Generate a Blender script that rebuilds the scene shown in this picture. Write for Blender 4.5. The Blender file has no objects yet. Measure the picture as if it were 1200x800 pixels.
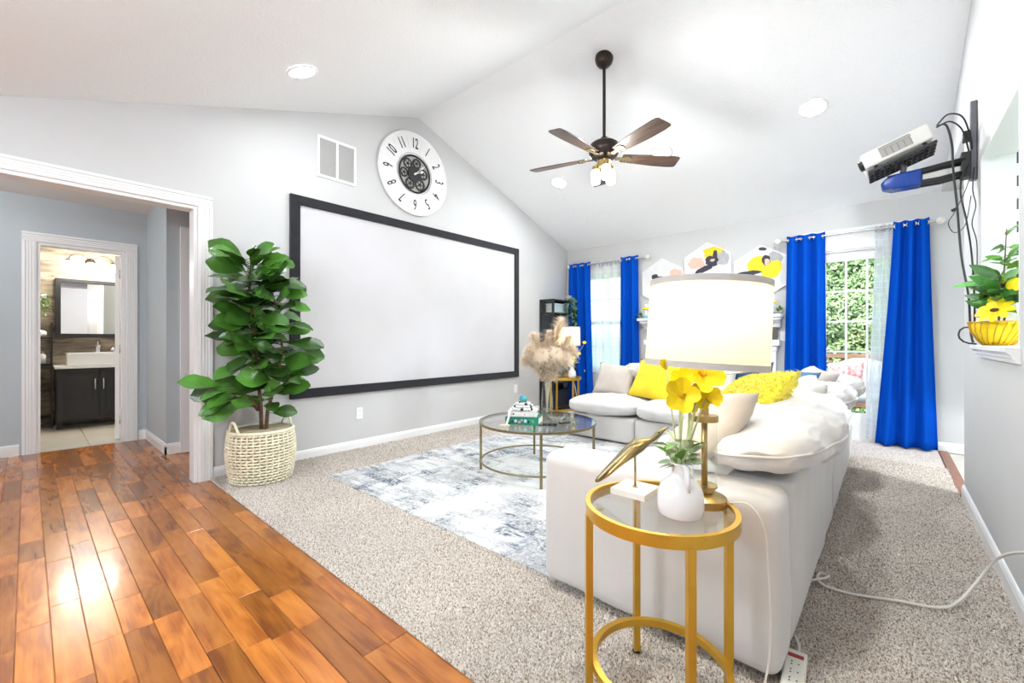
import bpy, bmesh, math, random
import numpy as np
from mathutils import Vector, Matrix, noise
R = math.radians
PI = math.pi
random.seed(7)
scene = bpy.context.scene
C = scene.collection

# ------------------------------------------------------------------ camera, world, exposure
cam_data = bpy.data.cameras.new('camera'); cam = bpy.data.objects.new('camera', cam_data); C.objects.link(cam)
cam.location = (0, 0, 1.1); cam.rotation_euler = (R(90), 0, R(41.35))
cam_data.sensor_width = 36; cam_data.lens = 15.0; cam_data.shift_y = -2/1200
cam_data.clip_start = 0.02
scene.camera = cam
scene.view_settings.view_transform = 'Standard'; scene.view_settings.look = 'None'
scene.view_settings.gamma = 1; scene.view_settings.use_curve_mapping = False
scene.view_settings.exposure = 0.38

world = bpy.data.worlds.new('sky'); scene.world = world; world.use_nodes = True
wn = world.node_tree; wn.nodes.clear()
wo = wn.nodes.new('ShaderNodeOutputWorld'); wb = wn.nodes.new('ShaderNodeBackground')
ws = wn.nodes.new('ShaderNodeTexSky'); ws.sky_type = 'NISHITA'; ws.sun_disc = False
ws.sun_elevation = R(52); ws.sun_rotation = R(200); ws.air_density = 1.0; ws.dust_density = 2.5
wb.inputs['Strength'].default_value = 0.95
wn.links.new(ws.outputs[0], wb.inputs['Color']); wn.links.new(wb.outputs[0], wo.inputs[0])
sun_d = bpy.data.lights.new('sun', 'SUN'); sun_d.energy = 3.0; sun_d.angle = R(2); sun_d.color = (1, .95, .86)
sun = bpy.data.objects.new('sun', sun_d); C.objects.link(sun); sun.rotation_euler = (R(40), 0, R(20))

CAN_W = 7.2      # each recessed ceiling light
FAN_W = 11.5       # each fan jar
LAMP_W = 4.0      # each table lamp
VANITY_W = 14.0   # each bathroom globe
HALL_W = 26.0
ENTRY_W = 36.0    # each of the five globes of the added fill chandelier

# ------------------------------------------------------------------ materials
MATS = {}
def nodes_of(name):
    m = bpy.data.materials.new(name); m.use_nodes = True
    nt = m.node_tree; b = nt.nodes['Principled BSDF']
    return m, nt, b
def mat(name, col, rough=.5, metal=0, var=0, scale=8, stretch=(1,1,1), bump=0, bscale=60, bstretch=None, col2=None,
        coord='Object', spec=.5, sheen=0, detail=4, trans=0, emit=0, coat=0, randvar=0):
    if name in MATS: return MATS[name]
    m, nt, b = nodes_of(name); N = nt.nodes; L = nt.links
    b.inputs['Base Color'].default_value = (*col, 1); b.inputs['Roughness'].default_value = rough
    b.inputs['Metallic'].default_value = metal; b.inputs['Specular IOR Level'].default_value = spec
    b.inputs['Sheen Weight'].default_value = sheen; b.inputs['Coat Weight'].default_value = coat
    b.inputs['Transmission Weight'].default_value = trans
    if emit:
        b.inputs['Emission Color'].default_value = (*col, 1); b.inputs['Emission Strength'].default_value = emit
    tc = N.new('ShaderNodeTexCoord')
    src = tc.outputs[coord]
    out = None
    if var or col2:
        mp = N.new('ShaderNodeMapping'); mp.inputs['Scale'].default_value = stretch; L.new(src, mp.inputs[0])
        nz = N.new('ShaderNodeTexNoise'); nz.inputs['Scale'].default_value = scale; nz.inputs['Detail'].default_value = detail
        L.new(mp.outputs[0], nz.inputs['Vector'])
        rp = N.new('ShaderNodeValToRGB'); rp.color_ramp.elements[0].position = .3; rp.color_ramp.elements[1].position = .7
        c1 = [max(0, c*(1-var)) for c in col]; c2 = col2 or [min(1, c*(1+var)) for c in col]
        rp.color_ramp.elements[0].color = (*c1, 1); rp.color_ramp.elements[1].color = (*c2, 1)
        L.new(nz.outputs['Fac'], rp.inputs[0]); out = rp.outputs[0]
    if randvar:
        oi = N.new('ShaderNodeObjectInfo'); mr = N.new('ShaderNodeMapRange')
        mr.inputs['To Min'].default_value = 1-randvar; mr.inputs['To Max'].default_value = 1+randvar
        L.new(oi.outputs['Random'], mr.inputs[0])
        hs = N.new('ShaderNodeHueSaturation'); L.new(mr.outputs[0], hs.inputs['Value'])
        if out: L.new(out, hs.inputs['Color'])
        else: hs.inputs['Color'].default_value = (*col, 1)
        out = hs.outputs[0]
    if out: L.new(out, b.inputs['Base Color'])
    if bump:
        mp2 = N.new('ShaderNodeMapping'); mp2.inputs['Scale'].default_value = bstretch or stretch; L.new(src, mp2.inputs[0])
        n2 = N.new('ShaderNodeTexNoise'); n2.inputs['Scale'].default_value = bscale; n2.inputs['Detail'].default_value = 3
        L.new(mp2.outputs[0], n2.inputs['Vector'])
        bp = N.new('ShaderNodeBump'); bp.inputs['Strength'].default_value = bump; bp.inputs['Distance'].default_value = .01
        L.new(n2.outputs['Fac'], bp.inputs['Height']); L.new(bp.outputs[0], b.inputs['Normal'])
    MATS[name] = m
    return m
def emit_mat(name, col, s):
    if name in MATS: return MATS[name]
    m = bpy.data.materials.new(name); m.use_nodes = True; nt = m.node_tree; nt.nodes.clear()
    e = nt.nodes.new('ShaderNodeEmission'); e.inputs[0].default_value = (*col, 1); e.inputs[1].default_value = s
    o = nt.nodes.new('ShaderNodeOutputMaterial'); nt.links.new(e.outputs[0], o.inputs[0]); MATS[name] = m
    return m
def glass_mat(name, tint=(1,1,1), refl=1.0):
    m = bpy.data.materials.new(name); m.use_nodes = True; nt = m.node_tree; nt.nodes.clear(); N = nt.nodes; L = nt.links
    t = N.new('ShaderNodeBsdfTransparent'); t.inputs[0].default_value = (*tint, 1)
    g = N.new('ShaderNodeBsdfGlossy'); g.inputs['Roughness'].default_value = .02
    f = N.new('ShaderNodeLayerWeight'); f.inputs['Blend'].default_value = .5
    mx = N.new('ShaderNodeMixShader'); o = N.new('ShaderNodeOutputMaterial')
    pw_ = N.new('ShaderNodeMath'); pw_.operation = 'POWER'; pw_.inputs[1].default_value = 4.5
    mu = N.new('ShaderNodeMath'); mu.operation = 'MULTIPLY_ADD'; mu.inputs[1].default_value = .7*refl; mu.inputs[2].default_value = .022*refl
    L.new(f.outputs['Facing'], pw_.inputs[0]); L.new(pw_.outputs[0], mu.inputs[0]); L.new(mu.outputs[0], mx.inputs[0])
    L.new(t.outputs[0], mx.inputs[1]); L.new(g.outputs[0], mx.inputs[2]); L.new(mx.outputs[0], o.inputs[0])
    return m
def cloth_mat(name, col, transp=.0, transl=.4, pattern=None):
    m = bpy.data.materials.new(name); m.use_nodes = True; nt = m.node_tree; nt.nodes.clear(); N = nt.nodes; L = nt.links
    d = N.new('ShaderNodeBsdfDiffuse'); d.inputs[0].default_value = (*col, 1)
    tl = N.new('ShaderNodeBsdfTranslucent'); tl.inputs[0].default_value = (*col, 1)
    m1 = N.new('ShaderNodeMixShader'); m1.inputs[0].default_value = transl
    L.new(d.outputs[0], m1.inputs[1]); L.new(tl.outputs[0], m1.inputs[2])
    o = N.new('ShaderNodeOutputMaterial'); last = m1.outputs[0]
    if transp:
        tr = N.new('ShaderNodeBsdfTransparent'); m2 = N.new('ShaderNodeMixShader')
        m2.inputs[0].default_value = transp
        if pattern:   # lattice of small rings, denser thread
            tc = N.new('ShaderNodeTexCoord'); vo = N.new('ShaderNodeTexVoronoi'); vo.feature = 'DISTANCE_TO_EDGE'
            vo.inputs['Scale'].default_value = pattern; vo.inputs['Randomness'].default_value = .15
            L.new(tc.outputs['Object'], vo.inputs['Vector'])
            rp = N.new('ShaderNodeValToRGB'); rp.color_ramp.elements[0].position = .02; rp.color_ramp.elements[1].position = .10
            rp.color_ramp.elements[0].color = (transp*.45,)*3+(1,); rp.color_ramp.elements[1].color = (transp,)*3+(1,)
            L.new(vo.outputs[0], rp.inputs[0]); L.new(rp.outputs[0], m2.inputs[0])
        L.new(last, m2.inputs[1]); L.new(tr.outputs[0], m2.inputs[2]); last = m2.outputs[0]
    L.new(last, o.inputs[0]); MATS[name] = m
    return m

M = {}
M['wall'] = mat('wall_paint', (.60,.60,.60), .75, var=.015, scale=3, bump=.03, bscale=180, coord='Object')
M['hall'] = mat('hall_paint', (.49,.545,.575), .7, var=.02, scale=3)
M['white'] = mat('white_trim', (.86,.86,.86), .35, var=.01, scale=5)
M['kitchen'] = mat('kitchen_paint', (.78,.82,.81), .6, var=.02, scale=3)
M['black'] = mat('black_satin', (.012,.012,.013), .42, var=.2, scale=20)
M['velvet'] = mat('black_velvet', (.012,.012,.016), .9, var=.2, scale=60, sheen=.2)
M['bronze'] = mat('dark_bronze', (.045,.035,.03), .32, metal=.8, var=.2, scale=12)
M['gold'] = mat('gold_paint', (.62,.36,.04), .32, metal=.65, var=.06, scale=14)
M['brass'] = mat('antique_brass', (.46,.33,.13), .28, metal=.9, var=.1, scale=18)
M['darkbrass'] = mat('aged_brass', (.27,.22,.12), .35, metal=.85, var=.1, scale=18)
M['chrome'] = mat('brushed_nickel', (.62,.62,.62), .25, metal=1, var=.05, scale=30)
M['glass'] = glass_mat('clear_glass', (.985,.995,.99), .9)
M['tabletop_glass'] = glass_mat('tabletop_glass', (.965,.985,.98), 1.5)
M['sofa'] = mat('cream_linen', (.655,.635,.612), .9, var=.05, scale=5, stretch=(1,1,.25), bump=.12, bscale=260, sheen=.25)
M['cream_pillow'] = mat('cream_pillow_linen', (.60,.54,.475), .9, var=.06, scale=9, bump=.2, bscale=220, sheen=.25)
M['greige'] = mat('greige_pillow', (.56,.50,.45), .9, var=.05, scale=9, bump=.2, bscale=230, sheen=.3)
M['pale_pillow'] = mat('pale_grey_pillow', (.63,.61,.57), .9, var=.05, scale=9, bump=.2, bscale=230, sheen=.3)
M['yellow'] = mat('yellow_velvet', (.86,.62,.015), .8, var=.08, scale=7, bump=.2, bscale=160, sheen=.2)
M['fur'] = mat('yellow_fur', (.97,.79,.05), .95, var=.14, scale=26, bump=.9, bscale=90, sheen=.5)
M['navy'] = mat('navy_cotton', (.018,.065,.16), .85, var=.12, scale=14, bump=.1, bscale=240)
M['curtain'] = cloth_mat('royal_blue_curtain', (.004,.085,.55), 0, .12)
M['sheer'] = cloth_mat('white_sheer', (.92,.96,.97), .22, .65, pattern=16.0)
M['shade'] = cloth_mat('cream_lamp_shade', (.95,.885,.715), 0, .55)
M['shade_trim'] = mat('grey_shade_trim', (.55,.53,.50), .8, var=.04, scale=30)
M['leaf'] = mat('fig_leaf', (.050,.150,.018), .30, var=.4, scale=6, randvar=.65, bump=.15, bscale=30, coat=.15)
M['leaf_light'] = mat('young_leaf', (.10,.27,.03), .4, var=.3, scale=6, randvar=.4)
M['leaf_lemon'] = mat('lemon_leaf', (.07,.24,.045), .4, var=.3, scale=8, randvar=.5)
M['bark'] = mat('brown_bark', (.13,.075,.04), .9, var=.35, scale=20, bump=.5, bscale=40)
M['wicker'] = mat('cream_wicker', (.86,.79,.60), .7, var=.10, scale=18, bump=.3, bscale=70)
M['petal'] = mat('yellow_petal', (.95,.74,.004), .6, var=.06, scale=12)
M['stem'] = mat('pale_stem', (.55,.60,.30), .6, var=.1, scale=12)
M['eucalyptus'] = mat('grey_green_leaf', (.50,.60,.38), .65, var=.2, scale=12, randvar=.3)
M['ceramic'] = mat('white_ceramic', (.84,.84,.84), .22, var=.01, scale=6, coat=.2)
M['marble'] = mat('white_marble', (.80,.76,.68), .3, var=.08, scale=7, detail=8)
M['pampas'] = cloth_mat('pampas_fluff', (.93,.83,.70), 0, .45)
M['plastic'] = mat('ivory_plastic', (.74,.72,.64), .4, var=.02, scale=5)
M['cord'] = mat('white_cord', (.80,.77,.70), .5, var=.03, scale=10)
M['blackcord'] = mat('black_cord', (.015,.015,.016), .5, var=.1, scale=10)
M['steel'] = mat('dark_grey_metal', (.16,.165,.18), .4, metal=.6, var=.1, scale=14)
M['grey'] = mat('mid_grey_plastic', (.30,.30,.29), .6, var=.1, scale=14)
M['blue_plastic'] = mat('blue_glossy', (.003,.05,.32), .25, var=.25, scale=14, stretch=(6,1,1))
M['bulb'] = emit_mat('lit_jar', (1,.93,.80), 8)
M['can'] = emit_mat('lit_lens', (1,.985,.96), 30)
M['globe'] = emit_mat('lit_globe', (1,.96,.86), 22)

# ceiling: stomped plaster relief
def ceiling_mat():
    m, nt, b = nodes_of('stomped_plaster'); N = nt.nodes; L = nt.links
    b.inputs['Base Color'].default_value = (.875,.895,.915,1); b.inputs['Roughness'].default_value = .8
    tc = N.new('ShaderNodeTexCoord'); vo = N.new('ShaderNodeTexVoronoi'); vo.inputs['Scale'].default_value = 6
    nz = N.new('ShaderNodeTexNoise'); nz.inputs['Scale'].default_value = 15; nz.inputs['Distortion'].default_value = 3.2
    nz.inputs['Detail'].default_value = 3
    wv = N.new('ShaderNodeTexWave'); wv.inputs['Scale'].default_value = 9; wv.inputs['Distortion'].default_value = 14
    wv.inputs['Detail Scale'].default_value = 2.2
    L.new(tc.outputs['Object'], vo.inputs['Vector']); L.new(tc.outputs['Object'], nz.inputs['Vector']); L.new(tc.outputs['Object'], wv.inputs['Vector'])
    mu = N.new('ShaderNodeMath'); mu.operation = 'MULTIPLY'; L.new(vo.outputs['Distance'], mu.inputs[0]); L.new(wv.outputs['Fac'], mu.inputs[1])
    ad = N.new('ShaderNodeMath'); L.new(mu.outputs[0], ad.inputs[0]); L.new(nz.outputs['Fac'], ad.inputs[1])
    bp = N.new('ShaderNodeBump'); bp.inputs['Strength'].default_value = .24; bp.inputs['Distance'].default_value = .012
    L.new(ad.outputs[0], bp.inputs['Height']); L.new(bp.outputs[0], b.inputs['Normal'])
    return m
M['ceiling'] = ceiling_mat()
M['smooth_ceiling'] = mat('flat_ceiling_paint', (.80,.80,.79), .8, var=.01, scale=4)

def wood_mat(name, cols, rough, scale=(1.0,1.0,1.0), coat=.0, axis=0, spread=(.68,1.22)):
    """board material: long drawn-out figure with cathedral rings, its own tone on every board"""
    m, nt, b = nodes_of(name); N = nt.nodes; L = nt.links
    tc = N.new('ShaderNodeTexCoord'); oi = N.new('ShaderNodeObjectInfo')
    ve = N.new('ShaderNodeVectorMath'); ve.operation = 'MULTIPLY_ADD'; ve.inputs[1].default_value = (17,31,7)
    cb = N.new('ShaderNodeCombineXYZ')
    for i in range(3): L.new(oi.outputs['Random'], cb.inputs[i])
    L.new(cb.outputs[0], ve.inputs[0]); L.new(tc.outputs['Object'], ve.inputs[2])
    def noise_(st, sc, det, dist=0):
        mp = N.new('ShaderNodeMapping'); v = [st[1]]*3; v[axis] = st[0]; mp.inputs['Scale'].default_value = v; L.new(ve.outputs[0], mp.inputs[0])
        n = N.new('ShaderNodeTexNoise'); n.inputs['Scale'].default_value = sc; n.inputs['Detail'].default_value = det; n.inputs['Distortion'].default_value = dist
        L.new(mp.outputs[0], n.inputs['Vector']); return n.outputs['Fac']
    broad = noise_((1.6,7), 1.5, 3, .6)
    fine = noise_((4,90), 1.6, 3)
    rings = N.new('ShaderNodeMath'); rings.operation = 'MULTIPLY'; rings.inputs[1].default_value = 9.0
    L.new(noise_((1.2,6.5), 1.1, 2, .3), rings.inputs[0])
    fr = N.new('ShaderNodeMath'); fr.operation = 'PINGPONG'; fr.inputs[1].default_value = .5; L.new(rings.outputs[0], fr.inputs[0])
    m1 = N.new('ShaderNodeMath'); m1.operation = 'MULTIPLY_ADD'; m1.inputs[1].default_value = .30; L.new(fr.outputs[0], m1.inputs[0]); L.new(broad, m1.inputs[2])
    m2 = N.new('ShaderNodeMath'); m2.operation = 'MULTIPLY_ADD'; m2.inputs[1].default_value = .30; L.new(fine, m2.inputs[0]); L.new(m1.outputs[0], m2.inputs[2])
    sb = N.new('ShaderNodeMath'); sb.operation = 'SUBTRACT'; sb.inputs[1].default_value = .225; L.new(m2.outputs[0], sb.inputs[0])
    rp = N.new('ShaderNodeValToRGB'); r = rp.color_ramp
    r.elements[0].position = .30; r.elements[0].color = (*cols[0], 1); r.elements[1].position = .74; r.elements[1].color = (*cols[2], 1)
    e = r.elements.new(.48); e.color = (*cols[1], 1); L.new(sb.outputs[0], rp.inputs[0])
    hs = N.new('ShaderNodeHueSaturation'); L.new(rp.outputs[0], hs.inputs['Color'])
    mr = N.new('ShaderNodeMapRange'); mr.inputs['To Min'].default_value = spread[0]; mr.inputs['To Max'].default_value = spread[1]
    L.new(oi.outputs['Random'], mr.inputs[0]); L.new(mr.outputs[0], hs.inputs['Value']); L.new(hs.outputs[0], b.inputs['Base Color'])
    b.inputs['Roughness'].default_value = rough; b.inputs['Coat Weight'].default_value = coat; b.inputs['Coat Roughness'].default_value = .10
    bp = N.new('ShaderNodeBump'); bp.inputs['Strength'].default_value = .012; bp.inputs['Distance'].default_value = .004
    L.new(noise_((3,12), 1.5, 3), bp.inputs['Height']); L.new(bp.outputs[0], b.inputs['Normal'])
    return m
M['floorwood'] = wood_mat('honey_hardwood', ((.29,.082,.015),(.44,.140,.023),(.56,.205,.038)), .25, coat=.25, spread=(.55,1.2))
M['barnwood'] = wood_mat('grey_brown_plank', ((.07,.055,.04),(.20,.155,.11),(.36,.30,.21)), .6, axis=1)
M['fanwood'] = wood_mat('walnut_blade', ((.035,.02,.014),(.075,.042,.028),(.13,.08,.055)), .34, coat=.3, spread=(.95,1.05))
M['deckwood'] = wood_mat('brown_deck', ((.16,.08,.045),(.26,.15,.09),(.36,.22,.14)), .7)

def carpet_mat():
    m, nt, b = nodes_of('beige_carpet'); N = nt.nodes; L = nt.links
    tc = N.new('ShaderNodeTexCoord'); n1 = N.new('ShaderNodeTexNoise'); n1.inputs['Scale'].default_value = 125; n1.inputs['Detail'].default_value = 3
    n2 = N.new('ShaderNodeTexNoise'); n2.inputs['Scale'].default_value = 1.6; n2.inputs['Detail'].default_value = 4
    L.new(tc.outputs['Object'], n1.inputs['Vector']); L.new(tc.outputs['Object'], n2.inputs['Vector'])
    rp = N.new('ShaderNodeValToRGB'); r = rp.color_ramp
    r.elements[0].position = .36; r.elements[0].color = (.30,.225,.17,1); r.elements[1].position = .60; r.elements[1].color = (.88,.81,.735,1)
    e = r.elements.new(.47); e.color = (.66,.58,.505,1); L.new(n1.outputs['Fac'], rp.inputs[0])
    mr = N.new('ShaderNodeMapRange'); mr.inputs['From Min'].default_value = .3; mr.inputs['From Max'].default_value = .7
    mr.inputs['To Min'].default_value = .92; mr.inputs['To Max'].default_value = 1.08; L.new(n2.outputs['Fac'], mr.inputs[0])
    hs = N.new('ShaderNodeHueSaturation'); L.new(rp.outputs[0], hs.inputs['Color']); L.new(mr.outputs[0], hs.inputs['Value'])
    L.new(hs.outputs[0], b.inputs['Base Color']); b.inputs['Roughness'].default_value = 1; b.inputs['Specular IOR Level'].default_value = .1
    bp = N.new('ShaderNodeBump'); bp.inputs['Strength'].default_value = .7; bp.inputs['Distance'].default_value = .01
    L.new(n1.outputs['Fac'], bp.inputs['Height']); L.new(bp.outputs[0], b.inputs['Normal'])
    return m
M['carpet'] = carpet_mat()

def rug_mat():
    m, nt, b = nodes_of('distressed_rug'); N = nt.nodes; L = nt.links
    tc = N.new('ShaderNodeTexCoord')
    def nz(scale, st, detail=6, dist=0):
        mp = N.new('ShaderNodeMapping'); mp.inputs['Scale'].default_value = st; L.new(tc.outputs['Object'], mp.inputs[0])
        n = N.new('ShaderNodeTexNoise'); n.inputs['Scale'].default_value = scale; n.inputs['Detail'].default_value = detail
        n.inputs['Distortion'].default_value = dist; n.inputs['Roughness'].default_value = .68
        L.new(mp.outputs[0], n.inputs['Vector']); return n.outputs['Fac']
    def ramp(fac, a, bb):
        rp = N.new('ShaderNodeMapRange'); rp.inputs['From Min'].default_value = a; rp.inputs['From Max'].default_value = bb
        L.new(fac, rp.inputs[0]); return rp.outputs[0]
    def mixc(fac, c1, c2):
        mx = N.new('ShaderNodeMix'); mx.data_type = 'RGBA'; L.new(fac, mx.inputs['Factor'])
        if isinstance(c1, tuple): mx.inputs[6].default_value = (*c1, 1)
        else: L.new(c1, mx.inputs[6])
        mx.inputs[7].default_value = (*c2, 1); return mx.outputs[2]
    def mul(p, q_):
        n = N.new('ShaderNodeMath'); n.operation = 'MULTIPLY'; n.use_clamp = True; L.new(p, n.inputs[0]); L.new(q_, n.inputs[1]); return n.outputs[0]
    wear = ramp(nz(60, (1,1,1), 4), .36, .56)
    base = mixc(ramp(nz(2.0, (1,1,1)), .42, .62), (.72,.715,.70), (.60,.60,.595))
    c = mixc(mul(ramp(nz(1.5, (1.0,2.0,1), 9, .8), .50, .62), wear), base, (.40,.41,.43))
    m1_ = ramp(nz(2.3, (1,1,1), 4), .44, .54); m2_ = ramp(nz(2.1, (1.3,1,1), 5), .48, .57)
    c = mixc(mul(mul(ramp(nz(2.2, (.9,5.5,1), 9, .7), .46, .54), wear), m1_), c, (.33,.34,.35))
    c = mixc(mul(mul(ramp(nz(2.2, (5.0,.8,1), 9, .7), .48, .55), wear), m2_), c, (.27,.295,.325))
    c = mixc(mul(mul(ramp(nz(2.6, (1.0,4.5,1), 10, .9), .50, .56), wear), m2_), c, (.055,.08,.125))
    L.new(c, b.inputs['Base Color']); b.inputs['Roughness'].default_value = .95
    n = N.new('ShaderNodeTexNoise'); n.inputs['Scale'].default_value = 220; L.new(tc.outputs['Object'], n.inputs['Vector'])
    bp = N.new('ShaderNodeBump'); bp.inputs['Strength'].default_value = .25; bp.inputs['Distance'].default_value = .005
    L.new(n.outputs['Fac'], bp.inputs['Height']); L.new(bp.outputs[0], b.inputs['Normal'])
    return m
M['rug'] = rug_mat()
M['tile'] = mat('beige_tile', (.62,.58,.50), .3, var=.08, scale=4, randvar=.08)
M['screen'] = mat('matte_screen', (.575,.565,.565), .75, var=.0, col2=(.64,.63,.66), scale=1.1, detail=6)

# ------------------------------------------------------------------ mesh helpers
class MB:
    def __init__(s): s.v = []; s.f = []
    def add(s, vs, fs):
        o = len(s.v); s.v += [tuple(p) for p in vs]; s.f += [tuple(i+o for i in f) for f in fs]; return s
    def box(s, a, b):
        x0,y0,z0 = [min(p,q) for p,q in zip(a,b)]; x1,y1,z1 = [max(p,q) for p,q in zip(a,b)]
        return s.add([(x0,y0,z0),(x1,y0,z0),(x1,y1,z0),(x0,y1,z0),(x0,y0,z1),(x1,y0,z1),(x1,y1,z1),(x0,y1,z1)],
                     [(3,2,1,0),(4,5,6,7),(0,1,5,4),(1,2,6,5),(2,3,7,6),(3,0,4,7)])
    def prism(s, poly, axis, a, b):
        """poly: 2D points (ccw) in the two other axes in x,y,z order; extruded along axis from a to b"""
        def p3(p, t):
            return {'x':(t,p[0],p[1]), 'y':(p[0],t,p[1]), 'z':(p[0],p[1],t)}[axis]
        n = len(poly); vs = [p3(p,a) for p in poly]+[p3(p,b) for p in poly]
        fs = [tuple(range(n-1,-1,-1)), tuple(range(n,2*n))]+[(i,(i+1)%n,n+(i+1)%n,n+i) for i in range(n)]
        return s.add(vs, fs)
    def tube(s, pts, r, n=8, closed=False, cap=True):
        pts = [Vector(p) for p in pts]; m = len(pts); rs = r if isinstance(r,(list,tuple)) else [r]*m
        vs = []; up = None
        for i,p in enumerate(pts):
            if closed: t = (pts[(i+1)%m]-pts[i-1]).normalized()
            else: t = (pts[min(i+1,m-1)]-pts[max(i-1,0)]).normalized()
            if up is None:
                up = Vector((0,0,1)) if abs(t.z) < .9 else Vector((1,0,0))
            a = t.cross(up); 
            if a.length < 1e-5: a = t.orthogonal()
            a.normalize(); b = a.cross(t).normalized(); up = b
            for k in range(n):
                q = 2*PI*k/n; vs.append(p+(a*math.cos(q)+b*math.sin(q))*rs[i])
        fs = []
        for i in range(m if closed else m-1):
            j = (i+1)%m
            for k in range(n): fs.append((i*n+k, i*n+(k+1)%n, j*n+(k+1)%n, j*n+k))
        if cap and not closed: fs += [tuple(range(n-1,-1,-1)), tuple((m-1)*n+k for k in range(n))]
        return s.add(vs, fs)
    def lathe(s, prof, n=24, c=(0,0,0)):
        vs = []; fs = []
        for r,z in prof:
            for k in range(n):
                q = 2*PI*k/n; vs.append((c[0]+r*math.cos(q), c[1]+r*math.sin(q), c[2]+z))
        for i in range(len(prof)-1):
            for k in range(n): fs.append((i*n+k, i*n+(k+1)%n, (i+1)*n+(k+1)%n, (i+1)*n+k))
        shut = prof[0] == prof[-1]
        if not shut and prof[0][0] > 1e-6: fs.append(tuple(range(n-1,-1,-1)))
        if not shut and prof[-1][0] > 1e-6: fs.append(tuple((len(prof)-1)*n+k for k in range(n)))
        return s.add(vs, fs)
    def ring(s, c, R_, r, n=40, m=8, rx=None, axis='z'):
        P = []
        for k in range(n):
            q = 2*PI*k/n; a,b = R_*math.cos(q), (rx or R_)*math.sin(q)
            P.append({'z':(c[0]+a,c[1]+b,c[2]), 'x':(c[0],c[1]+a,c[2]+b), 'y':(c[0]+a,c[1],c[2]+b)}[axis])
        return s.tube(P, r, m, closed=True)
    def grid(s, fn, nu, nv):
        vs = [fn(i/nu, j/nv) for j in range(nv+1) for i in range(nu+1)]; w = nu+1
        return s.add(vs, [(j*w+i, j*w+i+1, (j+1)*w+i+1, (j+1)*w+i) for j in range(nv) for i in range(nu)])
    def sphere(s, c, r, n=12, m=8, sq=(1,1,1)):
        prof = []
        vs=[];fs=[]
        for j in range(m+1):
            t = PI*j/m
            for k in range(n):
                q = 2*PI*k/n
                vs.append((c[0]+r*sq[0]*math.sin(t)*math.cos(q), c[1]+r*sq[1]*math.sin(t)*math.sin(q), c[2]-r*sq[2]*math.cos(t)))
        for j in range(m):
            for k in range(n): fs.append((j*n+k, j*n+(k+1)%n, (j+1)*n+(k+1)%n, (j+1)*n+k))
        return s.add(vs, fs)
    def mesh(s, name, m, smooth=False, bevel=0, seg=2, merge=True):
        me = bpy.data.meshes.new(name); me.from_pydata(s.v, [], s.f)
        bm = bmesh.new(); bm.from_mesh(me)
        if merge: bmesh.ops.remove_doubles(bm, verts=bm.verts, dist=1e-6)
        bmesh.ops.dissolve_degenerate(bm, edges=bm.edges, dist=1e-7)
        if bevel:
            es = [e for e in bm.edges if len(e.link_faces) == 2 and e.calc_face_angle(0) > .4]
            bmesh.ops.bevel(bm, geom=es, offset=bevel, segments=seg, profile=.6, affect='EDGES', clamp_overlap=True)
        bmesh.ops.recalc_face_normals(bm, faces=bm.faces)
        bm.to_mesh(me); bm.free()
        if m: me.materials.append(m)
        if smooth:
            for p in me.polygons: p.use_smooth = True
            if smooth == 'auto' or bevel:
                me.set_sharp_from_angle(angle=R(38))
        return me
    def build(s, name, m, parent=None, smooth=False, bevel=0, seg=2, loc=None, rot=None):
        o = bpy.data.objects.new(name, s.mesh(name, m, smooth, bevel, seg)); C.objects.link(o)
        if parent: o.parent = parent
        if loc: o.location = loc
        if rot: o.rotation_euler = rot
        return o
def tag(o, label, cat, group=None, kind=None):
    o['label'] = label; o['category'] = cat
    if group: o['group'] = group
    if kind: o['kind'] = kind
    return o
def thing(name, label, cat, loc=(0,0,0), rot=(0,0,0), group=None, kind=None):
    o = bpy.data.objects.new(name, None); C.objects.link(o); o.location = loc; o.rotation_euler = rot
    o.empty_display_size = .05
    return tag(o, label, cat, group, kind)
def inst(name, me, parent=None, loc=(0,0,0), rot=(0,0,0), scale=None):
    o = bpy.data.objects.new(name, me); C.objects.link(o)
    if parent: o.parent = parent
    o.location = loc; o.rotation_euler = rot
    if scale: o.scale = scale
    return o
def struct(name, mb, m, label, cat, smooth=False, bevel=0):
    return tag(mb.build(name, m, None, smooth, bevel), label, cat, kind='structure')
def copy_tree(o, parent=None):
    c = o.copy(); C.objects.link(c)
    if parent: c.parent = parent
    for ch in list(o.children): copy_tree(ch, c)
    return c
def light(name, kind, loc, energy, col=(1,1,1), size=.05, parent=None, rot=None, spread=None):
    d = bpy.data.lights.new(name, kind); d.energy = energy; d.color = col
    if kind == 'AREA':
        d.shape = 'DISK'; d.size = size
        if spread: d.spread = spread
    else: d.shadow_soft_size = size
    o = bpy.data.objects.new(name, d); C.objects.link(o); o.location = loc
    if rot: o.rotation_euler = rot
    if parent: o.parent = parent
    return o
def fold(p, amp, sc, seed=0):
    return noise.noise(Vector(p)*sc+Vector((seed,seed*1.7,seed*.3)))*amp
def pillow_mb(w, h, t, n=16, seed=1, wr=.012, pinch=.09):
    mb = MB(); 
    def f(side):
        def g(a, b):
            u, v = 2*a-1, 2*b-1
            x = w/2*u*(1-pinch*(1-v*v)*abs(u)); y = h/2*v*(1-pinch*(1-u*u)*abs(v))
            q = max(0,(1-u*u)*(1-v*v)); z = side*t/2*q**.42
            e = min(1, q*4)
            z += e*(fold((x,y,side), wr, 9, seed)+fold((x,y,side), wr*.5, 22, seed))
            return (x, y, z)
        return g
    mb.grid(f(1), n, n); mb.grid(f(-1), n, n); return mb
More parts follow.
